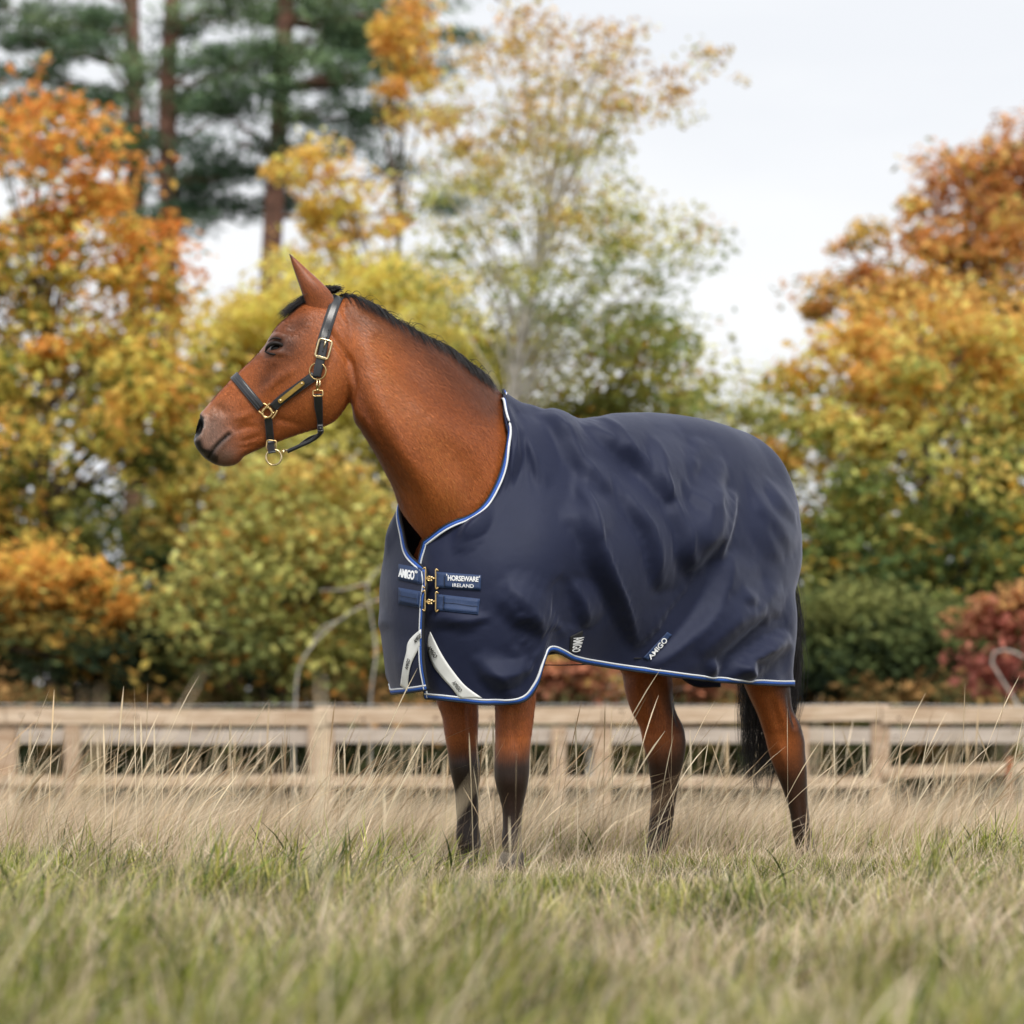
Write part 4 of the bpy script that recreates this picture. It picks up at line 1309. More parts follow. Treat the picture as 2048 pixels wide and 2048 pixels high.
def loop_strap(pa, pb, wm, name, parent, phis, cpx, off=.004, n=60, th=.005, ridge=True):
    """strap round the head in the plane through two photograph points and the sideways direction"""
    Y0 = HY_ - .015
    A, B = at(*pa, Y0), at(*pb, Y0)
    c = at(*cpx, Y0)
    e1 = (A - B); e1 /= np.linalg.norm(e1)         # towards the top of the nose or poll
    e2 = np.array([0, -1.0, 0])                    # towards the near side
    wd = np.cross(e1, e2)
    G = []
    for ph in np.linspace(*phis, n):
        row = []
        for s in (-.5, -.2, .2, .5):
            o = c + wd * s * wm
            d = math.cos(ph) * e1 + math.sin(ph) * e2
            h = HEADBVH.ray_cast(Vector(o + d * .5), Vector(-d))
            p = np.array(h[0]) if h[0] is not None else o + d * .07
            row.append(np.linalg.norm(p - o))
        rr = np.mean(row)
        G.append([(c + wd * s * wm + (math.cos(ph) * e1 + math.sin(ph) * e2) * (r_ * .6 + rr * .4 + off)) for s, r_ in zip((-.5, -.2, .2, .5), row)])
    G = np.array(G)
    for _ in range(6):
        G[1:-1] = (G[:-2] + 2 * G[1:-1] + G[2:]) / 4
    mb = MB(); mb.grid(G)
    o = mb.build(name, M_leather, parent)
    solidify(o, th, 0)
    outn = G.mean(axis=1) - c; outn /= np.linalg.norm(outn, axis=1)[:, None]
    for f in ((.08, .92, .36, .64) if ridge else (.08, .92)):
        e = MB(); e.tube(G[:, 0] * (1 - f) + G[:, 3] * f + outn * th * .55, .0010, 5); e.build('stitched_edge', M_stitch, o)
    return o

# noseband and crown strap run over the head to the far side
loop_strap(Hd(415, 1045), Hd(640, 1318), .028, 'noseband', halter, (R(-95), R(95)), Hd(632, 1305))
loop_strap(Hd(1236, 402), Hd(1105, 860), .033, 'crown_strap', halter, (R(-92), R(92)), Hd(1108, 850), ridge=False)
near_strap([Hd(1112, 790), Hd(1098, 880), Hd(1068, 1000), Hd(1058, 1060)], [19, 18, 18, 16], 'cheek_strap', halter, off=.013, edge=False)
near_strap([Hd(1042, 1048), Hd(900, 1150), Hd(760, 1255), Hd(715, 1300)], [19, 19, 19, 18], 'cheek_strap', halter, off=.008)
near_strap([Hd(682, 1370), Hd(692, 1480), Hd(704, 1600), Hd(712, 1645)], [15.5, 15.5, 16, 15], 'chin_strap', halter, off=.007)
near_strap([Hd(1066, 1190), Hd(1072, 1300), Hd(1082, 1400), Hd(1084, 1480)], [17, 17, 12, 11], 'throat_strap', halter, off=.008)
# far-side cheek pieces
near_strap([Hd(1160, 640), Hd(1098, 880), Hd(1060, 1060), Hd(900, 1150), Hd(715, 1300)], 17, 'cheek_strap', halter, off=.008, near=False, edge=False)
near_strap([Hd(682, 1370), Hd(704, 1600)], 15, 'chin_strap', halter, off=.007, near=False, edge=False)
# rolled throat and lead strap under the jaw
Yc = HY_ - .03
def tube_px(pts, r, name, mat, parent, Ys):
    P = np.array([at(*Hd(*p), y) for p, y in zip(pts, Ys)])
    tt = chord(P); te = np.linspace(0, tt[-1], 30)
    mb = MB(); mb.tube(spline(tt, P, te), np.interp(te, tt, np.broadcast_to(r, len(pts))), 10)
    return mb.build(name, mat, parent)
tube_px([(1084, 1450), (1086, 1490), (1040, 1535), (930, 1590), (830, 1635)], [.006, .0065, .0062, .0062, .006], 'lead_strap', M_leather, halter, [-.775, -.755, -.74, -.735, -.73])
tube_px([(1096, 1455), (1100, 1480), (1070, 1505), (1010, 1525), (930, 1580)], [.004, .005, .004, .004, .004], 'throat_strap', M_leather, halter, [-.765, -.74, -.70, -.69, -.71])
tube_px([(1078, 1478), (1070, 1500), (1030, 1530)], [.0045, .0045, .0045], 'throat_strap', M_leather, halter, [-.68, -.69, -.70])

# brass fittings
def Wn(x, y, off):
    p, n = on_head(*Hd(x, y), True)
    Y = (p[1] if p is not None else HY_ - .05) - off
    return at(*Hd(x, y), Y)
def rounded_frame(c, ex, ey, hw, hh, r, name, parent, mat, corner=.3, n=44):
    th = np.linspace(0, 2 * np.pi, n, endpoint=True)
    f = lambda q: np.sign(q) * np.abs(q) ** corner
    P = np.array([c + ex * hw * f(math.cos(t)) + ey * hh * f(math.sin(t)) for t in th])
    mb = MB(); mb.tube(P, r, 8, caps=False); 
    return mb.build(name, mat, parent)
tilt = np.array([at(*Hd(1135, 770), 0)[0] - at(*Hd(1095, 915), 0)[0], 0, at(*Hd(1135, 770), 0)[2] - at(*Hd(1095, 915), 0)[2]]); tilt /= np.linalg.norm(tilt)
ex = np.array([tilt[2], 0, -tilt[0]])
c = Wn(1110, 843, .019)
bk = rounded_frame(c, ex, tilt, .0205, .0290, .0036, 'buckle', halter, M_brassw)
mb = MB(); mb.tube([c + tilt * .030 + [0, -.003, 0], c + tilt * .014 + [0, -.005, 0], c + tilt * .004 + [0, -.004, 0]], .0018, 8); mb.build('tongue', M_brassw, bk)
mb = MB(); mb.box(c - tilt * .0275 + np.array([0, -.0012, 0]), ex * .0165, tilt * .0042, np.array([0, .0022, 0])); bevel(mb.build('buckle_bar', M_brassw, bk), .001)
Vt, Ft = text_mesh('HORSE WARE', 0.0)
lo, hi = Vt.min(0), Vt.max(0)
Vv = [c - tilt * .0275 + ex * ((v[0] - lo[0]) / (hi[0] - lo[0]) - .5) * .028 + tilt * ((v[1] - lo[1]) / (hi[1] - lo[1]) - .5) * .0048 + np.array([0, -.0045, 0]) for v in Vt]
link('lettering', new_mesh('lettering', Vv, Ft, False), M_ink, bk)
mb = MB()
for q in ((1148, 695), (1131, 752), (1104, 858)):
    mb = MB(); mb.ball(Wn(*q, .0165), .0022, 10, 6, sc=(1, .5, 1.3)); mb.build('strap_hole', M_ink, halter)
# ring where cheek, crown and throat straps meet
mb = MB(); mb.ring(Wn(1065, 1015, .010), .0255, .0026, (0.1, 1, 0.05), 40, 8); mb.build('ring', M_brass, halter)
# snap hook
sn = MB(); sn.tube([Wn(1062, 1080, .014), Wn(1058, 1120, .016), Wn(1060, 1155, .016)], [.002, .0028, .0034], 8); 
sn.tube([Wn(1080, 1080, .014), Wn(1082, 1120, .016), Wn(1066, 1155, .016)], [.002, .0024, .003], 8)
sn.ball(Wn(1062, 1158, .016), .0042, 10, 8)
snap = sn.build('snap_hook', M_brassw, halter)
c2 = Wn(1066, 1185, .015)
rounded_frame(c2, np.array([1., 0, 0]), np.array([0, 0, 1.]), .0150, .0085, .0024, 'snap_eye', snap, M_brass)
# square joining piece of noseband, cheek and chin straps
mb = MB()
cj = Wn(675, 1325, .012)
mb.ring(Wn(675, 1335, .012), .0150, .0038, (0, 1, 0), 36, 8)
jp = mb.build('joining_ring', M_brass, halter)
for pts in ([(608, 1322), (636, 1348), (660, 1385)], [(640, 1262), (668, 1275), (712, 1330), (728, 1340)], [(750, 1318), (738, 1348), (712, 1385)], [(695, 1262), (672, 1282), (630, 1338), (615, 1330)]):
    P = np.array([Wn(*p, .014) for p in pts]); P[:, 1] = cj[1] - .001
    mb = MB(); mb.tube(spline(np.linspace(0, 1, len(P)), P, np.linspace(0, 1, 12)), .0030, 8); mb.build('joining_arm', M_brass, jp)
# nameplate
pa, pb = Wn(772, 1246, .0155), Wn(948, 1106, .0175)
ax = (pb - pa); L = np.linalg.norm(ax); ax /= L
ay = np.cross(ax, np.array([0, 1., 0])); ay /= np.linalg.norm(ay)
outl = []
hw = .0066
for t in np.linspace(-np.pi/2, np.pi/2, 9): outl.append(pb + ax * hw * math.cos(t) * .8 + ay * hw * math.sin(t))
for t in np.linspace(np.pi/2, 3*np.pi/2, 9): outl.append(pa + ax * hw * math.cos(t) * .8 + ay * hw * math.sin(t))
mb = MB(); mb.add(outl, [tuple(range(len(outl)))])
M_plate = mat_simple('engraved_brass_plate', (.66, .43, .11), .34, metal=.9, noise=.15, nscale=80)
npl = mb.build('nameplate', M_plate, halter, smooth=False); solidify(npl, .003, 0)
for p in (pa + ax * .003, pb - ax * .003):
    mb = MB(); mb.ball(p + np.array([0, -.0025, 0]), .0040, 12, 8, sc=(1, .7, 1)); mb.build('rivet', M_brassw, npl)
# chin buckle and lower ring
cb = Wn(706, 1588, .014)
kb = rounded_frame(cb, np.array([.99, 0, -.1]), np.array([.1, 0, .99]), .0148, .0155, .0024, 'buckle', halter, M_brass)
mb = MB(); mb.tube([cb + [.001, -.003, -.016], cb + [0, -.005, -.003]], .0016, 8); mb.build('tongue', M_brass, kb)
mb = MB(); mb.ring(at(*Hd(725, 1680), Yc - .045), .0240, .0028, (0.05, 1, 0), 44, 8); mb.build('lead_ring', M_brassw, halter)
mb = MB(); mb.tube([at(*Hd(783, 1640), Yc - .04), at(*Hd(800, 1628), Yc - .04), at(*Hd(826, 1628), Yc - .02)], [.003, .0036, .004], 8); mb.ball(at(*Hd(800, 1640), Yc - .042), .004, 10, 8); mb.build('strap_end', M_brassw, halter)
# ================================================================== GROUND
xs = np.concatenate([np.linspace(-400, -14, 24), np.linspace(-12, 12, 97), np.linspace(14, 400, 24)])
ys = np.concatenate([np.linspace(-40, -9, 10), np.linspace(-8.5, 18, 107), np.linspace(19, 60, 22), np.linspace(75, 900, 20)])
XX, YY = np.meshgrid(xs, ys, indexing='ij')
ZZ = ground(XX, YY)
idx = np.arange(XX.size).reshape(XX.shape)
F = np.stack([idx[:-1, :-1], idx[1:, :-1], idx[1:, 1:], idx[:-1, 1:]], axis=-1).reshape(-1, 4)
def mat_soil():
    m, nt, p = mat_base('meadow_soil')
    tc = nt.nodes.new('ShaderNodeTexCoord')
    n = nt.nodes.new('ShaderNodeTexNoise'); n.inputs['Scale'].default_value = 2.2; n.inputs['Detail'].default_value = 8
    nt.links.new(tc.outputs['Object'], n.inputs['Vector'])
    r = nt.nodes.new('ShaderNodeValToRGB')
    r.color_ramp.elements[0].position = .35; r.color_ramp.elements[0].color = (.028, .036, .012, 1)
    r.color_ramp.elements[1].position = .68; r.color_ramp.elements[1].color = (.085, .065, .03, 1)
    nt.links.new(n.outputs['Fac'], r.inputs['Fac']); nt.links.new(r.outputs['Color'], p.inputs['Base Color'])
    p.inputs['Roughness'].default_value = .95
    return m
g_o = link('meadow_ground', new_mesh('meadow_ground', np.stack([XX, YY, ZZ], -1).reshape(-1, 3), F), mat_soil())
tag(g_o, kind='structure')

# ================================================================== GRASS
def blades(n, rad, h0, h1, w0, lean, spread, cols, seg=4, head=0, curve=.35, leandir=(1, 0)):
    """a clump of blades or stalks; returns V, F, C"""
    r = rad * np.sqrt(rng.random(n)); a = rng.uniform(0, 6.283, n)
    base = np.stack([r * np.cos(a), r * np.sin(a), np.zeros(n)], -1)
    h = rng.uniform(h0, h1, n)
    ld = rng.normal(lean, spread, (n,))
    sd = rng.normal(0, spread, (n,))
    dirx = ld * leandir[0]; diry = sd + ld * leandir[1]
    t = np.linspace(0, 1, seg + 1)[None, :]
    bend = (1 - curve) * t + curve * t ** 2.2
    P = np.zeros((n, seg + 1, 3))
    P[..., 0] = base[:, :1] + h[:, None] * dirx[:, None] * bend
    P[..., 1] = base[:, 1:2] + h[:, None] * diry[:, None] * bend
    L = np.sqrt(np.maximum(.15, 1 - (dirx ** 2 + diry ** 2) * .5))
    P[..., 2] = h[:, None] * L[:, None] * (t - curve * .35 * t ** 3 * np.abs(ld)[:, None]) - .01
    az = rng.uniform(0, np.pi, n)
    wv = np.stack([np.cos(az), np.sin(az), np.zeros(n)], -1)
    prof = np.interp(t[0], [0, .3, .8, 1], [.9, 1, .55, .08]) if not head else np.interp(t[0], [0, .6, .74, .80, .92, 1], [.8, .6, .5, 1.7, 1.5, .2])
    w = w0 * rng.uniform(.6, 1.4, n)
    A = P + wv[:, None] * (w[:, None] * prof)[..., None]
    B = P - wv[:, None] * (w[:, None] * prof)[..., None]
    V = np.stack([A, B], axis=2).reshape(-1, 3)
    k = (seg + 1) * 2
    o = (np.arange(n) * k)[:, None]
    i = np.arange(seg)[None, :] * 2
    F = np.stack([o + i, o + i + 1, o + i + 3, o + i + 2], -1).reshape(-1, 4)
    ci = rng.integers(0, len(cols), n)
    c = np.array(cols)[ci] * rng.uniform(.7, 1.3, (n, 1))
    C = np.repeat(c[:, None], k, 1)
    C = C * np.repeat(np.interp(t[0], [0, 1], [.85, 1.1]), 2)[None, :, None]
    return V, F, C.reshape(-1, 3)

GREEN = [(.16, .215, .03), (.25, .30, .045), (.36, .39, .075), (.05, .08, .014), (.46, .42, .11), (.29, .31, .05)]
DRY = [(.74, .59, .42), (.62, .47, .32), (.86, .74, .56), (.34, .24, .15), (.72, .57, .41), (.50, .37, .24)]
STRAW = [(.84, .72, .52), (.76, .62, .43), (.64, .49, .31), (.46, .31, .18)]
def mat_grass():
    m = bpy.data.materials.new('grass'); m.use_nodes = True
    nt = m.node_tree; nt.nodes.clear()
    out = nt.nodes.new('ShaderNodeOutputMaterial')
    a = nt.nodes.new('ShaderNodeAttribute'); a.attribute_name = 'col'
    oi = nt.nodes.new('ShaderNodeObjectInfo')
    mr = nt.nodes.new('ShaderNodeMapRange'); mr.inputs['To Min'].default_value = .72; mr.inputs['To Max'].default_value = 1.25
    nt.links.new(oi.outputs['Random'], mr.inputs['Value'])
    mu = nt.nodes.new('ShaderNodeVectorMath'); mu.operation = 'SCALE'
    nt.links.new(a.outputs['Color'], mu.inputs[0]); nt.links.new(mr.outputs[0], mu.inputs['Scale'])
    d = nt.nodes.new('ShaderNodeBsdfDiffuse'); t = nt.nodes.new('ShaderNodeBsdfTranslucent')
    gl = nt.nodes.new('ShaderNodeBsdfGlossy'); gl.inputs['Roughness'].default_value = .4
    mx = nt.nodes.new('ShaderNodeMixShader'); mx.inputs[0].default_value = .3
    m2 = nt.nodes.new('ShaderNodeMixShader'); m2.inputs[0].default_value = .04
    nt.links.new(mu.outputs['Vector'], d.inputs['Color']); nt.links.new(mu.outputs['Vector'], t.inputs['Color'])
    nt.links.new(d.outputs[0], mx.inputs[1]); nt.links.new(t.outputs[0], mx.inputs[2])
    nt.links.new(mx.outputs[0], m2.inputs[1]); nt.links.new(gl.outputs[0], m2.inputs[2])
    nt.links.new(m2.outputs[0], out.inputs['Surface'])
    return m
M_grass = mat_grass()

def clump_collection(name, specs):
    c = bpy.data.collections.new(name)
    for q, sp in enumerate(specs):
        Vs, Fs, Cs, n = [], [], [], 0
        for s in sp:
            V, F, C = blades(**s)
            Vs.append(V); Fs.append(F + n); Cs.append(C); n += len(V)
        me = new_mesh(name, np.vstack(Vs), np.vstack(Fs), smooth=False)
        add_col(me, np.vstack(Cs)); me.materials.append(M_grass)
        o = bpy.data.objects.new('%s_%02d' % (name, q), me)
        c.objects.link(o)
    return c

def scatter(name, label, cat, coll, P, rotz, scale, pick, tilt=None):
    me = bpy.data.meshes.new(name)
    me.vertices.add(len(P)); me.vertices.foreach_set('co', np.asarray(P, np.float32).ravel())
    rot = np.zeros((len(P), 3), np.float32); rot[:, 2] = rotz
    if tilt is not None: rot[:, :2] = tilt
    add_vec(me, rot, 'rot')
    for nm, arr, ty in (('scl', scale, 'FLOAT'), ('pick', pick, 'INT')):
        a = me.attributes.new(nm, ty, 'POINT'); a.data.foreach_set('value', np.asarray(arr, np.float32 if ty == 'FLOAT' else np.int32))
    o = link(name, me)
    ng = bpy.data.node_groups.new(name + '_scatter', 'GeometryNodeTree')
    ng.interface.new_socket('Geometry', in_out='INPUT', socket_type='NodeSocketGeometry')
    ng.interface.new_socket('Geometry', in_out='OUTPUT', socket_type='NodeSocketGeometry')
    N = ng.nodes.new
    gi, go = N('NodeGroupInput'), N('NodeGroupOutput')
    ci = N('GeometryNodeCollectionInfo'); ci.inputs['Collection'].default_value = coll
    ci.inputs['Separate Children'].default_value = True; ci.inputs['Reset Children'].default_value = True
    ip = N('GeometryNodeInstanceOnPoints'); ip.inputs['Pick Instance'].default_value = True
    def attr(nm, ty):
        a = N('GeometryNodeInputNamedAttribute'); a.data_type = ty; a.inputs['Name'].default_value = nm; return a
    ar, as_, ap = attr('rot', 'FLOAT_VECTOR'), attr('scl', 'FLOAT'), attr('pick', 'INT')
    e2r = N('FunctionNodeEulerToRotation')
    L = ng.links.new
    L(gi.outputs[0], ip.inputs['Points']); L(ci.outputs[0], ip.inputs['Instance'])
    L(ap.outputs['Attribute'], ip.inputs['Instance Index'])
    L(ar.outputs['Attribute'], e2r.inputs[0]); L(e2r.outputs[0], ip.inputs['Rotation'])
    L(as_.outputs['Attribute'], ip.inputs['Scale'])
    L(ip.outputs[0], go.inputs[0])
    md = o.modifiers.new('scatter', 'NODES'); md.node_group = ng
    tag(o, label, cat, kind='stuff')
    return o

def field_points(dens, y0, y1, margin, dfun=None):
    """random points over the visible wedge of meadow and a good step to either side"""
    hw = lambda y: (y - CAM_Y) * 1024 / FPX + margin
    A = hw(y1) * 2 * (y1 - y0)
    n = int(dens * A)
    y = rng.uniform(y0, y1, n); x = rng.uniform(-hw(y1), hw(y1), n)
    k = np.abs(x) < hw(y)
    if dfun is not None: k &= rng.random(n) < dfun(x, y)
    x, y = x[k], y[k]
    return np.stack([x, y, ground(x, y)], -1)
def wn(x, y, f, seed):
    P = np.stack([x * f, y * f, np.zeros_like(x)], -1)
    return hnoise(P, 1.0, seed)

green = clump_collection('green_clump',
    [[dict(n=44, rad=.10, h0=.03, h1=.115, w0=.0022, lean=.25, spread=.55, cols=GREEN, seg=3, curve=.6)] for q in range(4)] +
    [[dict(n=26, rad=.10, h0=.03, h1=.10, w0=.0022, lean=.25, spread=.55, cols=GREEN, seg=3, curve=.6),
      dict(n=20, rad=.11, h0=.06, h1=.17, w0=.0014, lean=.55, spread=.5, cols=DRY, seg=4, curve=.6)] for q in range(4)])
feet = lambda x, y: np.exp(-((x - .45) / .95) ** 4) * sstep(-2.6, -1.7, y) * (1 - sstep(.35, .7, y))   # trodden patch round the hooves
far_dens = lambda x, y: np.clip(1.25 - (y + 4) * .055, .28, 1)
P = field_points(230, -5.6, 16, 1.6, far_dens); n = len(P)
dryness = wn(P[:, 0], P[:, 1], 1.6, 81) + .6 * wn(P[:, 0], P[:, 1], 4.5, 82) + .25 * sstep(-1.5, .5, P[:, 1])
pick = np.where(dryness + rng.normal(0, .35, n) > .05, 4, 0) + rng.integers(0, 4, n)
scatter('green_grass', 'short green grass growing thickly over the meadow', 'grass', green, P, rng.uniform(-.5, .5, n) + (rng.random(n) < .4) * 3.14,
        rng.uniform(.6, 1.3, n) * (1 + .55 * wn(P[:, 0], P[:, 1], 2.6, 71)) * (1 - .45 * feet(P[:, 0], P[:, 1])), pick)
tuft = clump_collection('tuft_clump', [[dict(n=70, rad=.085, h0=.07, h1=.21, w0=.0030, lean=.22, spread=.55, cols=GREEN, seg=4, curve=.75),
                                        dict(n=8, rad=.1, h0=.1, h1=.25, w0=.0016, lean=.6, spread=.4, cols=DRY, seg=4, curve=.6)] for q in range(6)])
P = field_points(52, -5.6, 5, 1.6, lambda x, y: np.clip(.30 + 1.0 * wn(x, y, 1.9, 75) + .6 * wn(x, y, 5.0, 76), 0, 1) * (1 - .75 * sstep(-.9, .6, y)) * (1 - .85 * feet(x, y))); n = len(P)
scatter('grass_tufts', 'lush green tufts of broader grass scattered through the meadow', 'grass', tuft, P, rng.uniform(-.6, .6, n), rng.uniform(.55, 1.25, n), rng.integers(0, 6, n))
lying = clump_collection('lying_clump', [[dict(n=34, rad=.16, h0=.18, h1=.42, w0=.0013, lean=.98, spread=.22, cols=DRY, seg=5, curve=.85)] for q in range(6)])
P = field_points(26, -5.6, 4, 1.6, lambda x, y: np.clip(-.12 + 1.2 * wn(x, y, 1.4, 77) + .6 * wn(x, y, 4.0, 78), 0, 1) * (1 - .5 * sstep(-.6, .8, y)) * (1 - .6 * feet(x, y))); n = len(P)
scatter('flattened_grass', 'flattened swathes of pale straw lying over the green grass', 'grass', lying, P, rng.normal(-.1, .4, n), rng.uniform(.6, 1.1, n), rng.integers(0, 6, n))
dry = clump_collection('dry_clump',
    [[dict(n=16, rad=.13, h0=.18, h1=.46, w0=.0010, lean=.52, spread=.26, cols=DRY, seg=5, curve=.45),
      dict(n=12, rad=.15, h0=.10, h1=.30, w0=.0015, lean=.75, spread=.5, cols=DRY, seg=5, curve=.7),
      dict(n=8, rad=.12, h0=.1, h1=.24, w0=.0022, lean=.4, spread=.45, cols=GREEN, seg=4, curve=.5)] for q in range(10)])
def dry_dens(x, y):
    d = .42 + .75 * wn(x, y, 1.7, 72) + .45 * wn(x, y, 4.6, 73)
    back = sstep(-.9, 1.0, y)                       # behind the horse the dry stand closes up
    d = d * (.54 + .53 * back) + .30 * back
    d = d + .35 * np.exp(-((x + 1.5) / .9) ** 2) * np.exp(-((y + .5) / 1.3) ** 2)
    near_feet = np.exp(-((x - .45) / .95) ** 4) * sstep(-2.6, -1.6, y) * (1 - sstep(.2, .7, y))
    return np.clip(d, .05, 1) * np.clip(1.2 - (y + 2) * .045, .35, 1) * (1 - .8 * near_feet)
P = field_points(78, -5.6, 16, 1.6, dry_dens); n = len(P)
scatter('dry_grass', 'pale dry autumn grass leaning to one side across the meadow', 'grass', dry, P, rng.normal(0, .45, n),
        rng.uniform(.6, 1.2, n) * (.62 + .40 * sstep(-1.6, 1.2, P[:, 1])), rng.integers(0, 10, n))
stalk = clump_collection('stalk_clump', [[dict(n=4, rad=.12, h0=.44, h1=.74, w0=.0017, lean=.30 + .03 * q, spread=.26, cols=STRAW, seg=9, head=1, curve=.25 + .05 * q)] for q in range(10)])
P = field_points(24, -4.8, 7, 1.4, lambda x, y: np.clip(.30 + .7 * wn(x, y, 1.3, 74) + .35 * sstep(-1.5, .3, y), .05, 1)); n = len(P)
Pn = np.array([(at(q, 1500, y_)[0], y_, 0) for q, y_ in ((60, -5.9), (240, -5.6), (560, -5.7), (870, -5.8), (1640, -4.9), (1860, -5.3))]); m = len(Pn)
P = np.vstack([P, Pn])
scatter('seed_stalks', 'tall thin seeded grass stalks standing above the dry grass', 'grass', stalk, P, rng.normal(0, .5, n + m),
        np.concatenate([rng.uniform(.7, 1.12, n) * (.55 + .45 * sstep(-2.4, .2, P[:n, 1])), rng.uniform(.8, 1.1, m)]), rng.integers(0, 10, n + m))

# ================================================================== FENCES
def mat_timber(name, c1, c2):
    m, nt, p = mat_base(name)
    tc = nt.nodes.new('ShaderNodeTexCoord'); mp = nt.nodes.new('ShaderNodeMapping'); mp.inputs['Scale'].default_value = (1.2, 14, 14)
    n = nt.nodes.new('ShaderNodeTexNoise'); n.inputs['Scale'].default_value = 2; n.inputs['Detail'].default_value = 7; n.inputs['Distortion'].default_value = 1.0
    nt.links.new(tc.outputs['Object'], mp.inputs['Vector']); nt.links.new(mp.outputs[0], n.inputs['Vector'])
    r = nt.nodes.new('ShaderNodeValToRGB')
    r.color_ramp.elements[0].position = .3; r.color_ramp.elements[0].color = (*c1, 1)
    r.color_ramp.elements[1].position = .65; r.color_ramp.elements[1].color = (*c2, 1)
    nt.links.new(n.outputs['Fac'], r.inputs['Fac']); nt.links.new(r.outputs['Color'], p.inputs['Base Color'])
    p.inputs['Roughness'].default_value = .8
    return m
M_wood = mat_timber('pale_softwood', (.40, .27, .17), (.66, .53, .40))
M_wood2 = mat_timber('weathered_softwood', (.40, .33, .27), (.56, .49, .43))
M_post = mat_timber('post_wood', (.36, .23, .14), (.55, .42, .31))
M_knot = mat_simple('wood_knot', (.10, .05, .03), .8)
M_wire = mat_simple('white_fence_tape', (.55, .56, .56), .6)

def board(x0, x1, y, z0, z1, th, dz=0, jit=.004):
    n = 9
    xs_ = np.linspace(x0, x1, n)
    sag = -.006 * np.sin(np.linspace(0, np.pi, n))
    zc = (z0 + z1) / 2 + np.linspace(0, dz, n) + sag; h = (z1 - z0) / 2
    rings = []
    for i in range(n):
        a = h + rng.normal(0, jit * .3); t = th / 2
        rings.append([(xs_[i], y - t, zc[i] - a), (xs_[i], y + t, zc[i] - a), (xs_[i], y + t, zc[i] + a), (xs_[i], y - t, zc[i] + a)])
    return np.array(rings)
def fence(label, Y, posts, rails, post_top, side_, mat, wire_z=None, group=None):
    f = thing('post_and_rail_fence', label, 'fence', (0, Y, float(ground(0, Y))), group)
    for x, w in posts:
        zt = post_top + rng.normal(0, .01); zb = float(ground(x, Y)) - .25
        mb = MB(); mb.box((x, Y, (zt + zb) / 2), (w / 2, 0, 0), (0, .055, 0), (0, 0, (zt - zb) / 2))
        bevel(mb.build('post', M_post, f, smooth=False), .012)
    for (x0, x1, z0, z1, dz) in rails:
        mb = MB(); mb.grid(board(x0, x1, Y + side_ * .075, z0, z1, .038, dz), closed=True, caps=True)
        r = bevel(mb.build('rail', mat, f, smooth=False), .005)
        for _ in range(3):                          # dark knots in the timber
            kx = rng.uniform(x0 + .1, x1 - .1); kz = rng.uniform(z0 + .03, z1 - .03) + dz * (kx - x0) / (x1 - x0)
            mb = MB(); mb.ball((kx, Y + side_ * .075 - .0185, kz), .016, 10, 6, sc=(1.2, .15, .8)); mb.build('knot', M_knot, r)
    if wire_z is not None:
        mb = MB(); xs_ = np.linspace(rails[0][0], rails[-1][1], 40)
        mb.tube(np.stack([xs_, np.full(40, Y), wire_z + .006 * np.sin(xs_ * 2.6)], -1), .004, 6); mb.build('fence_tape', M_wire, f)
    return f
FY1, FY2 = 14.0, 17.6
s1 = (FY1 - CAM_Y) / FPX; s2 = (FY2 - CAM_Y) / FPX
zrow = lambda row, s: CAM_Z - (row - HORIZON) * s
p1 = [((q - 1024) * s1, .155) for q in (-1095, -540, 15, 650, 1205, 1760, 2315, 2870)]
r1 = []
for k in range(-3, 4):
    x0, x1 = p1[k + 3][0], p1[k + 4][0]
    r1.append((x0 + .004, x1 - .004, zrow(1447, s1), zrow(1415, s1), rng.normal(0, .014)))
    low = 0 if k < 2 else .09
    r1.append((x0 + .004, x1 - .004, zrow(1572, s1) + (0 if k < 2 else .07), zrow(1550, s1) + (0 if k < 2 else .07), low if k == 2 else rng.normal(0, .01)))
fence('nearer pale timber post-and-rail fence with a tape strung along its top', FY1, p1, r1, zrow(1416, s1), -1, M_wood, zrow(1410, s1))
p2 = [((1117 + 486 * k - 1024) * s2, .15) for k in range(-5, 5)]
r2 = []
for k in range(-5, 4):
    x0, x1 = p2[k + 5][0], p2[k + 6][0]
    r2.append((x0 + .004, x1 - .004, zrow(1486, s2), zrow(1456, s2), rng.normal(0, .006)))
fence('farther grey timber post-and-rail fence across the lane from the first', FY2, p2, r2, zrow(1452, s2), 1, M_wood2)
# rusty short stake in the grass before the fence
M_rust = mat_simple('rusty_stake', (.20, .075, .03), .85, noise=.4, nscale=20)
sx_ = float(at(2017, 1600, 11)[0])
mb = MB(); mb.tube([(sx_, 11, float(ground(sx_, 11)) - .1), (sx_ + .01, 11, .12)], [.035, .03], 10)
st_ = mb.build('wooden_stake', M_rust); tag(st_, 'short reddish-brown stake in the grass before the timber fence', 'stake')

# ================================================================== TREES
def limb(mb, p0, p1, r0, r1, sag=0.0, n=7, wob=.05):
    t = np.linspace(0, 1, n)[:, None]
    L = np.linalg.norm(p1 - p0)
    P = p0 * (1 - t) + p1 * t + np.array([0, 0, sag * L]) * (t * (1 - t) * 4)
    P[1:-1] += rng.normal(0, wob * L * .12, (n - 2, 3))
    mb.tube(P, np.linspace(r0, r1, n), 7, caps=False)
    return P

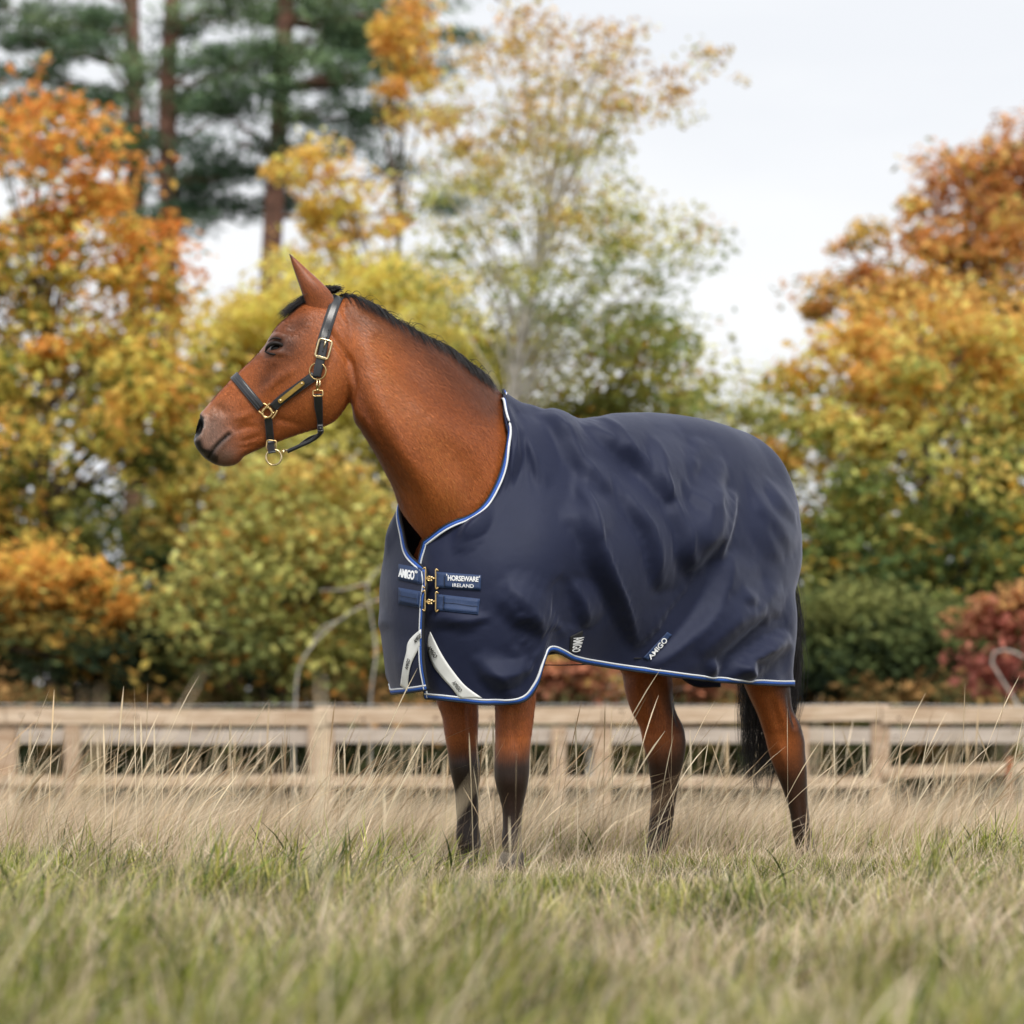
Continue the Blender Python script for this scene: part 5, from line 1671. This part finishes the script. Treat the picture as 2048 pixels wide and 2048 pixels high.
def leaf_mesh(centres, sig, nper, size, palette, aspect=.55, up=.5):
    """quads scattered about clump centres; palette(P, clump) -> colour"""
    n = len(centres)
    cid = np.repeat(np.arange(n), nper)
    N = len(cid)
    d = rng.normal(size=(N, 3)); d /= np.linalg.norm(d, axis=1)[:, None]
    d *= (rng.random(N) ** .45)[:, None]
    P = centres[cid] + d * sig[cid]
    nr = rng.normal(size=(N, 3)); nr[:, 2] = np.abs(nr[:, 2]) + up; nr += d * .6
    nr /= np.linalg.norm(nr, axis=1)[:, None]
    a = np.cross(nr, rng.normal(size=(N, 3))); a /= np.linalg.norm(a, axis=1)[:, None]
    b = np.cross(nr, a)
    s = (size * rng.uniform(.6, 1.35, N))[:, None]
    V = np.stack([P - a * s, P - b * s * aspect, P + a * s, P + b * s * aspect], axis=1)
    V[:, 0] += nr * s * .18; V[:, 2] += nr * s * .18
    F = np.arange(N * 4).reshape(N, 4)
    C = palette(P, cid)
    return V.reshape(-1, 3), F, np.repeat(C, 4, axis=0)

M_leaf = mat_leaf('autumn_leaves', .5)
M_needle = mat_leaf('pine_needles', .12)
M_bark = mat_simple('grey_brown_bark', (.10, .075, .055), .9, noise=.5, nscale=8)
M_barkp = mat_simple('pale_grey_bark', (.46, .43, .38), .85, noise=.4, nscale=7)
M_barkr = mat_simple('reddish_pine_bark', (.15, .075, .05), .9, noise=.5, nscale=5)

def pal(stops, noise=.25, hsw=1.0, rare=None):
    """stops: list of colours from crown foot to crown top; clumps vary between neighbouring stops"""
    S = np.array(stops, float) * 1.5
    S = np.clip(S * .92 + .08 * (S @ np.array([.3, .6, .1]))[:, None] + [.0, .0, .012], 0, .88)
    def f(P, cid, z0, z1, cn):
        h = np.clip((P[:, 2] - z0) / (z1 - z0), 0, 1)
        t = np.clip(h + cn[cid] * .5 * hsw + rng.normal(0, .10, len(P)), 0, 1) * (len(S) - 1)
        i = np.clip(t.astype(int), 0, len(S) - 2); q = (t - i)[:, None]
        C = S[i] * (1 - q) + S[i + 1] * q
        if rare is not None:
            m = rng.random(len(P)) < rare[0]
            C[m] = np.array(rare[1])
        C = C * np.exp(rng.normal(0, noise, (len(P), 1)))
        return np.clip(C, 0, .9)
    return f

def tree(name, label, cat, base, blobs, nclump, nper, size, sig, palette, trunk_r=.16, bark=None, lean=0.0, limbs=26, group=None, fill=.55, stem_to=None, leafmat=None, flat=1.0, multi=1, stem=None, limb_r=.42):
    """blobs: ellipsoids (x, y, z, rx, ry, rz) making up the crown; base: foot of the trunk"""
    base = np.array(base, float)
    root = thing(name, label, cat, tuple(base), group)
    B = np.array(blobs, float)
    vol = B[:, 3] * B[:, 4] * B[:, 5]; bi = rng.choice(len(B), nclump, p=vol ** .75 / (vol ** .75).sum())
    d = rng.normal(size=(nclump, 3)); d /= np.linalg.norm(d, axis=1)[:, None]
    rr = np.where(rng.random(nclump) < fill, rng.uniform(.7, 1.18, nclump), rng.random(nclump) ** .5)[:, None]
    cen = B[bi, :3] + d * rr * B[bi, 3:]
    gz = ground(cen[:, 0], cen[:, 1])
    cen[:, 2] = np.maximum(cen[:, 2], gz + .15)
    z0, z1 = cen[:, 2].min(), cen[:, 2].max()
    cn = rng.normal(0, .45, nclump)
    sg = (sig * 1.15 * rng.uniform(.5, 1.6, (nclump, 1))) * np.array([1, 1, .62 * flat])
    npr = rng.integers(int(nper * .35), int(nper * 1.3), nclump)
    cid_holder = {}
    V, F, C = leaf_mesh(cen, sg, npr, size, lambda P, cid: palette(P, cid, z0, z1, cn))
    me = new_mesh('crown', V, F, smooth=False); add_col(me, C)
    link('crown', me, leafmat or M_leaf, root)
    mb = MB()
    top = np.array(stem_to) if stem_to is not None else B[:, :3].mean(0) + np.array([lean, 0, B[:, 5].max() * .5])
    k = 9
    t = np.linspace(0, 1, k)[:, None]
    stems = []
    if stem is not None:
        sp_ = np.vstack([base, np.array(stem)]); ts_ = chord(sp_)
        t = np.linspace(0, 1, 24)[:, None]; P = spline(ts_ / ts_[-1], sp_, t[:, 0]); P[0, 2] -= .2
        mb.tube(P, trunk_r * np.linspace(1.1, .15, 24), 9, caps=False); stems.append(P); top = P[-1]
    for q in range(multi if stem is None else 0):
        tp = top + (rng.normal(0, .5, 3) * [1, .6, .4] if q else 0)
        P = base * (1 - t) + tp * t
        P[1:-1, :2] += rng.normal(0, .05 * np.linalg.norm(tp - base) * .25, (k - 2, 2))
        P[0, 2] -= .2
        mb.tube(P, trunk_r * np.linspace(1.1, .18, k) * (1 if q == 0 else .7), 9, caps=False)
        stems.append(P)
    o = rng.permutation(nclump)[:limbs]
    for i in o:
        P = stems[rng.integers(0, len(stems))]
        s = np.clip((cen[i, 2] - base[2]) / max(top[2] - base[2], .1) * .75, .12, .92)
        a = np.array([np.interp(s, t[:, 0], P[:, c]) for c in range(3)])
        limb(mb, a, cen[i], trunk_r * (limb_r * (1 - s) + .10), .010, sag=.04)
    mb.build('trunk', bark or M_bark, root)
    return root

def W(px, py, d):                                  # tree measure: photograph position at distance d
    return at(px, py, d + CAM_Y)
def blob(px, py, d, rx, ry, depth=None):           # ellipse in the photograph turned into a crown ellipsoid
    s = d / FPX
    p = W(px, py, d)
    return (p[0], p[1], p[2], rx * s, depth or (rx + ry) / 2 * s, ry * s)
def foot(px, d):
    x = (px - 1024) * d / FPX; y = d + CAM_Y
    return (x, y, float(ground(x, y)))

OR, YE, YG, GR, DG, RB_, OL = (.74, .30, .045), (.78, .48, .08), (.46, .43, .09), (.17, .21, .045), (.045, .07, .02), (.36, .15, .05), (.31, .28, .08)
# 1 big orange maple
tree('maple_tree', 'large orange-topped maple with golden lower leaves beside the tall pines', 'tree', foot(120, 42),
     [blob(90, 420, 42, 190, 220), blob(-120, 640, 42, 230, 300), blob(240, 600, 42, 150, 250), blob(120, 850, 41, 270, 280), blob(330, 790, 41.5, 90, 220), blob(60, 1150, 41, 230, 180), blob(-160, 1100, 42, 200, 240)],
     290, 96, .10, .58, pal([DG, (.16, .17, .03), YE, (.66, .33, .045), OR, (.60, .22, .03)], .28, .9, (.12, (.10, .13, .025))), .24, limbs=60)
# 2 golden maple behind the horse's muzzle
tree('field_maple_tree', 'golden yellow field maple between the orange maple and the horse\'s head', 'tree', foot(470, 47),
     [blob(450, 760, 47, 120, 150), blob(430, 1000, 47, 170, 190), blob(560, 700, 48, 110, 110), blob(480, 1200, 46, 180, 150)],
     190, 100, .10, .5, pal([(.06, .085, .02), OL, (.40, .32, .05), YE, (.62, .42, .08)], .28, 1, (.1, (.45, .17, .03))), .16, limbs=36)
# 3 russet beech rising above the head
tree('beech_tree', 'thin-crowned russet and yellow beech standing before the tallest pine trunk', 'tree', foot(735, 52),
     [blob(800, 60, 52, 60, 70), blob(820, 190, 52, 75, 70), blob(700, 440, 52, 95, 70), blob(640, 560, 52, 110, 70), blob(790, 560, 52, 80, 60), blob(700, 700, 52, 150, 90), blob(620, 330, 52, 60, 60)],
     90, 80, .10, .48, pal([YG, YE, (.62, .40, .07), (.64, .36, .06), (.58, .30, .06)], .25, 1), .13, limbs=30, fill=.3, stem_to=W(800, 60, 52))
# 4 sparse birch with the pale trunk
tree('birch_tree', 'sparse olive and copper birch with a pale curved trunk above the horse\'s back', 'tree', foot(1012, 38),
     [blob(1120, 330, 38, 170, 150), blob(1000, 230, 38.5, 140, 130), blob(1240, 150, 38, 150, 130), blob(1400, 150, 38, 90, 50), blob(1200, 480, 37.5, 200, 120), blob(940, 470, 38, 160, 130),
      blob(1350, 500, 38, 130, 90), blob(1100, 620, 38, 230, 100), blob(1350, 640, 37.5, 130, 80), blob(1080, 80, 38, 170, 90), blob(880, 330, 38.5, 110, 110)],
     310, 48, .052, .36, pal([(.17, .22, .05), (.28, .30, .08), (.40, .38, .10), (.46, .38, .10), (.48, .32, .09), (.42, .25, .09)], .3, .9), .12, bark=M_barkp, limbs=70, fill=.35, flat=.8,
     stem=[W(1015, 900, 38), W(1026, 780, 38), W(1045, 660, 38), W(1082, 500, 38), W(1100, 400, 38), W(1125, 250, 38), W(1150, 100, 38)], limb_r=.05)
tree('aspen_tree', 'light yellow aspen with loose leaves right behind the horse\'s crest', 'tree', foot(830, 45),
     [blob(820, 600, 45, 110, 90), blob(900, 700, 45, 130, 100), blob(700, 640, 45, 110, 90), blob(560, 620, 46, 100, 80), blob(770, 780, 45, 170, 110)],
     150, 80, .085, .46, pal([(.34, .33, .07), (.48, .43, .09), (.60, .48, .10), (.70, .48, .10), (.74, .46, .08)], .25, 1), .1, limbs=40, fill=.4, limb_r=.2)
# 5 hornbeam thicket behind the rug
hb = 'hornbeam bushes along the lane'
tree('hornbeam_bush', 'dark green hornbeam directly above the horse\'s rump and croup', 'bush', foot(1180, 40), [blob(1150, 760, 40, 170, 120), blob(1330, 760, 40, 120, 100), blob(1230, 950, 40, 200, 180), blob(1250, 1250, 40, 220, 200)],
     170, 100, .085, .5, pal([(.05, .075, .02), (.09, .12, .03), GR, (.20, .21, .05), YG], .28, 1, (.07, (.5, .26, .05))), .12, limbs=24, multi=2)
tree('willow_bush', 'yellow-green willow bush filling the gap under the horse\'s neck', 'bush', foot(720, 40), [blob(700, 820, 40, 150, 130), blob(850, 740, 41, 120, 110), blob(660, 1000, 40, 140, 160), blob(760, 1150, 39.5, 160, 170), blob(940, 880, 41, 110, 150)],
     200, 95, .085, .5, pal([(.14, .16, .04), (.24, .25, .06), (.40, .38, .09), (.52, .46, .11), (.60, .48, .11)], .26, 1), .09, limbs=30, multi=3)
tree('hazel_bush', 'brown and ochre hazel bush behind the fence under the horse\'s muzzle', 'bush', foot(560, 36), [blob(540, 1040, 36, 130, 120), blob(640, 1220, 36, 160, 150), blob(430, 1250, 35.5, 130, 120), blob(700, 1060, 36.5, 90, 130)],
     150, 85, .075, .5, pal([(.13, .15, .04), (.24, .25, .06), (.38, .35, .09), (.30, .33, .08), (.46, .42, .11), (.50, .36, .08)], .3, 1.4, (.10, (.50, .24, .06))), .06, limbs=24, multi=4)
tree('spindle_bush', 'low dark green and orange bush at the foot of the orange maple', 'bush', foot(150, 36), [blob(80, 1230, 36, 160, 130), blob(270, 1290, 36, 140, 100), blob(-100, 1280, 36, 120, 120)],
     130, 80, .085, .42, pal([(.03, .045, .015), (.06, .08, .02), (.20, .17, .03), (.52, .28, .04), (.60, .30, .04)], .3, 1.3), .07, limbs=20, multi=3)
tree('elder_bush', 'pale green elder in the gap between the birch and the copper oak', 'bush', foot(1480, 46), [blob(1450, 800, 46, 90, 60), blob(1530, 900, 46, 110, 110), blob(1440, 1000, 46, 120, 130)],
     60, 70, .08, .5, pal([(.10, .13, .035), (.20, .23, .06), (.34, .35, .10), (.42, .36, .10)], .28, 1), .08, limbs=20, multi=3)
# 6 right-hand trees
tree('oak_tree', 'tall copper-topped oak rising behind the yellow-green maple, crown against the sky', 'tree', foot(2010, 50),
     [blob(1990, 430, 50, 150, 130), blob(2090, 340, 50, 140, 110), blob(1830, 510, 50, 130, 90), blob(1690, 580, 50, 110, 80), blob(1880, 640, 49.5, 190, 110), blob(2150, 600, 50, 200, 250)],
     200, 100, .10, .52, pal([(.44, .32, .07), (.58, .34, .07), (.64, .31, .07), (.56, .26, .07), (.40, .20, .08)], .26, 1, (.1, (.24, .22, .06))), .26, limbs=50, fill=.45)
tree('sycamore_tree', 'wide yellow-green sycamore filling the space behind the horse\'s tail', 'tree', foot(1880, 41),
     [blob(1850, 720, 41, 200, 130), blob(1700, 800, 41, 150, 130), blob(1980, 820, 41, 190, 170), blob(1660, 960, 41, 130, 140), blob(1820, 980, 40.5, 230, 170), blob(2080, 1050, 41, 180, 200), blob(1700, 1160, 40, 150, 140), blob(1900, 1180, 40, 200, 140)],
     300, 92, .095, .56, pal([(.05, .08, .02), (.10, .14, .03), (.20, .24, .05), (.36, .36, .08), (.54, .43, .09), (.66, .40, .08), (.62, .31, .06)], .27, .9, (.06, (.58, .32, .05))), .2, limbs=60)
tree('holly_bush', 'dark evergreen bush at the foot of the yellow-green sycamore', 'bush', foot(1760, 36), [blob(1700, 1290, 36, 160, 110), blob(1880, 1310, 36, 150, 100), blob(1560, 1310, 36.5, 90, 100)],
     130, 90, .08, .42, pal([(.02, .032, .012), (.04, .06, .018), (.09, .12, .03), (.17, .18, .045)], .3, 1), .06, limbs=14, multi=3)
tree('sumac_bush', 'small red-leaved sumac beside the dark evergreen bush', 'bush', foot(2010, 33), [blob(1985, 1265, 33, 45, 55), blob(2060, 1225, 33, 50, 50), blob(1990, 1350, 33, 35, 35)],
     22, 70, .085, .30, pal([(.30, .10, .07), (.38, .13, .08), (.34, .15, .07), (.40, .24, .07)], .25, 1), .04, limbs=12, multi=3)
tree('rowan_bush', 'low reddish bush seen under the horse\'s belly beyond the fence', 'bush', foot(1180, 33), [blob(1150, 1360, 33, 90, 60), blob(1400, 1360, 34, 90, 50), blob(1050, 1380, 33, 70, 50)],
     50, 70, .075, .32, pal([(.10, .10, .03), (.24, .10, .05), (.34, .13, .06), (.36, .24, .06)], .3, 1.2), .04, limbs=16, multi=3, bark=M_barkp)
# brambles closing the foot of the wood
for px, d, lab in ((-80, 35, 'bramble thicket below the orange maple beside its low bush'), (170, 38, 'bramble thicket between the orange maple and the golden field maple'), (400, 36, 'bramble thicket below the golden field maple'), (640, 38, 'bramble thicket behind the bare pale arching branches'),
                   (900, 35, 'bramble thicket behind the horse\'s forelegs'), (1130, 37, 'bramble thicket behind the horse\'s belly'), (1380, 36, 'bramble thicket between the horse\'s hind legs'), (1620, 37, 'bramble thicket behind the horse\'s tail'), (1850, 35, 'bramble thicket below the yellow-green sycamore'), (2080, 37, 'bramble thicket below the red-leaved sumac')):
    tree('bramble_bush', lab, 'bush', foot(px, d), [blob(px - 60, 1490, d, 130, 90), blob(px + 70, 1470, d, 120, 100)],
         80, 80, .075, .36, pal([(.03, .04, .014), (.05, .065, .02), (.10, .11, .03), (.16, .13, .04), (.30, .17, .05)], .32, 1.2), .03, limbs=14, multi=3, group='brambles at the foot of the wood')
# 7 dark wood edge behind everything
for q, (px, d, h, lab) in enumerate(((-60, 58, 900, 'dark yew behind the orange maple'), (330, 60, 1010, 'dark yew behind the golden field maple'), (700, 58, 1040, 'dark yew behind the ochre hazel bush'), (1060, 56, 960, 'dark yew behind the pale-trunked birch'), (1420, 58, 1130, 'dark low yew in the gap behind the horse\'s rump'), (1760, 60, 980, 'dark yew behind the yellow-green sycamore'), (2110, 58, 900, 'dark yew behind the red-leaved sumac'))):
    tree('yew_tree', lab, 'tree', foot(px, d), [blob(px, (h + 1420) / 2, d, 210, (1480 - h) / 2), blob(px - 90, 1330, d, 190, 130), blob(px + 110, 1320, d, 190, 140)],
         150, 85, .13, .62, pal([(.018, .028, .010), (.03, .045, .014), (.06, .075, .022), (.10, .11, .03)], .3, 1), .2, limbs=10, group='dark yews along the wood edge')

# ---- pines
def pine(label, px_line, d, pads, r0, bark=M_barkr):
    """px_line: trunk positions in the photograph; pads: (px, py, half width, half height, n)"""
    t = np.array([W(x, y, d) for x, y in px_line])
    b = np.array(foot(px_line[-1][0] - 6, d)); b[2] -= .2
    P = np.vstack([t, b])[::-1]
    root = thing('pine_tree', label, 'tree', tuple(b), 'tall pines behind the maples')
    tt = chord(P); te = np.linspace(0, tt[-1], 26)
    mb = MB(); C_ = spline(tt, P, te); mb.tube(C_, np.linspace(r0 * 1.25, r0 * .72, 26), 10)
    cen, sg, npr = [], [], []
    for (x, y, rx, ry, n) in pads:
        n = max(3, int(n * .55))
        c = W(x, y, d) + np.array([0, rng.normal(0, .8), 0])
        s = d / FPX
        zt = c[2] - abs(rng.normal(.5, .25))
        j = np.argmin(np.abs(C_[:, 2] - zt))
        limb(mb, C_[j], c, r0 * .28, .03, sag=-.03, wob=.12)
        for _ in range(n):
            q = rng.normal(size=3); q /= np.linalg.norm(q); q *= rng.random() ** .4
            e = c + q * [rx * s, rx * s * .9, ry * s]
            cen.append(e); sg.append(np.array([.80, .80, .33]) * rng.uniform(.7, 1.3)); npr.append(rng.integers(70, 140))
            if rng.random() < .3: limb(mb, c, e, .035, .01)
    mb.build('trunk', bark, root)
    cn = rng.normal(0, .5, len(cen))
    f = pal([(.04, .075, .035), (.06, .10, .045), (.08, .13, .055), (.12, .17, .07)], .25, 1)
    cen = np.array(cen)
    V, F, C = leaf_mesh(cen, np.array(sg), np.array(npr), .20, lambda Pp, cid: f(Pp, cid, cen[:, 2].min(), cen[:, 2].max(), cn), aspect=.13, up=.2)
    me = new_mesh('crown', V, F, smooth=False); add_col(me, C)
    link('crown', me, M_needle, root)
pine('leftmost tall pine whose trunk stands nearest the orange maple', [(262, -60), (264, 60), (268, 180), (272, 330), (272, 500)], 76,
     [(60, 80, 120, 28, 16), (-40, 130, 120, 30, 14), (110, 160, 100, 26, 12), (-20, 220, 110, 30, 12), (200, 225, 90, 30, 12), (160, 20, 110, 22, 10), (90, -40, 180, 40, 20), (330, -60, 150, 30, 16), (60, 330, 90, 24, 8), (210, 120, 90, 30, 12), (30, 20, 140, 30, 14), (150, 300, 110, 30, 12), (230, 400, 80, 30, 8), (-30, 300, 120, 30, 12), (120, 240, 120, 30, 12), (20, 60, 150, 34, 14), (190, 60, 110, 26, 10)], .30)
pine('forked tall pine between the leftmost pine and the tallest trunk', [(352, -80), (345, 20), (338, 110), (335, 250), (336, 420), (335, 560)], 72,
     [(300, 130, 70, 30, 12), (430, 130, 70, 28, 8), (400, 200, 110, 30, 14), (470, 225, 70, 24, 8), (260, 250, 90, 30, 12), (370, 60, 80, 22, 8), (480, 10, 90, 22, 10), (410, 345, 60, 22, 8), (460, 360, 60, 16, 6), (290, 290, 80, 24, 8), (340, 390, 90, 30, 12), (430, 420, 90, 26, 10), (380, 440, 110, 30, 12), (520, 400, 70, 22, 8), (420, 20, 120, 30, 12), (470, 170, 120, 26, 12), (350, 300, 140, 26, 14), (500, 330, 80, 22, 8)], .30)
pine('tallest pine with a bare leaning trunk above the horse\'s ears', [(578, -80), (570, 60), (562, 180), (556, 300), (548, 420), (540, 560), (536, 700)], 70,
     [(520, 190, 110, 26, 14), (450, 215, 60, 20, 8), (660, 60, 110, 26, 14), (740, 120, 90, 24, 12), (690, 180, 90, 28, 12), (900, 75, 60, 14, 6), (640, 140, 60, 22, 8), (720, 20, 120, 26, 12), (470, 290, 70, 20, 6), (600, -40, 200, 40, 20), (850, 10, 60, 20, 6), (780, 330, 60, 22, 7), (850, 400, 70, 18, 7), (640, 230, 100, 26, 12), (760, 210, 100, 26, 12), (560, 120, 80, 24, 10), (700, 290, 90, 22, 8), (840, 130, 70, 20, 8), (640, 10, 150, 30, 14), (770, 60, 120, 28, 12), (620, 300, 110, 24, 10), (500, 100, 100, 24, 10)], .30)

# ---- bare arching pale branches before the hazel
bb = thing('dead_branch', 'bare pale arching branches in front of the ochre hazel bush', 'branch', foot(600, 30))
mb = MB()
for pts, r in ((((590, 1420), (600, 1330), (660, 1255), (740, 1205), (820, 1185)), .013), (((745, 1360), (752, 1310), (742, 1230), (735, 1170), (760, 1135), (815, 1125)), .012), (((735, 1165), (690, 1178), (640, 1180)), .009), (((620, 1300), (640, 1260), (690, 1235)), .008)):
    P = np.array([W(x, y, 30) for x, y in pts])
    if pts[0][1] > 1340: P = np.vstack([[P[0][0], P[0][1], float(ground(P[0][0], P[0][1])) - .1], P])
    tt = chord(P); te = np.linspace(0, tt[-1], 24)
    mb.tube(spline(tt, P, te), np.linspace(r, r * .55, 24), 7)
mb.build('branches', M_barkp, bb)
bb2 = thing('dead_branch', 'bare pale hooked branch before the red-leaved sumac', 'branch', foot(2010, 31))
mb = MB(); P = np.array([W(x, y, 31) for x, y in ((2040, 1420), (1995, 1345), (1982, 1320), (1990, 1302), (2015, 1300), (2050, 1316))]); P = np.vstack([[P[0][0], P[0][1], float(ground(P[0][0], P[0][1])) - .1], P])
tt = chord(P); mb.tube(spline(tt, P, np.linspace(0, tt[-1], 20)), np.linspace(.018, .012, 20), 7); mb.build('branches', M_barkp, bb2)
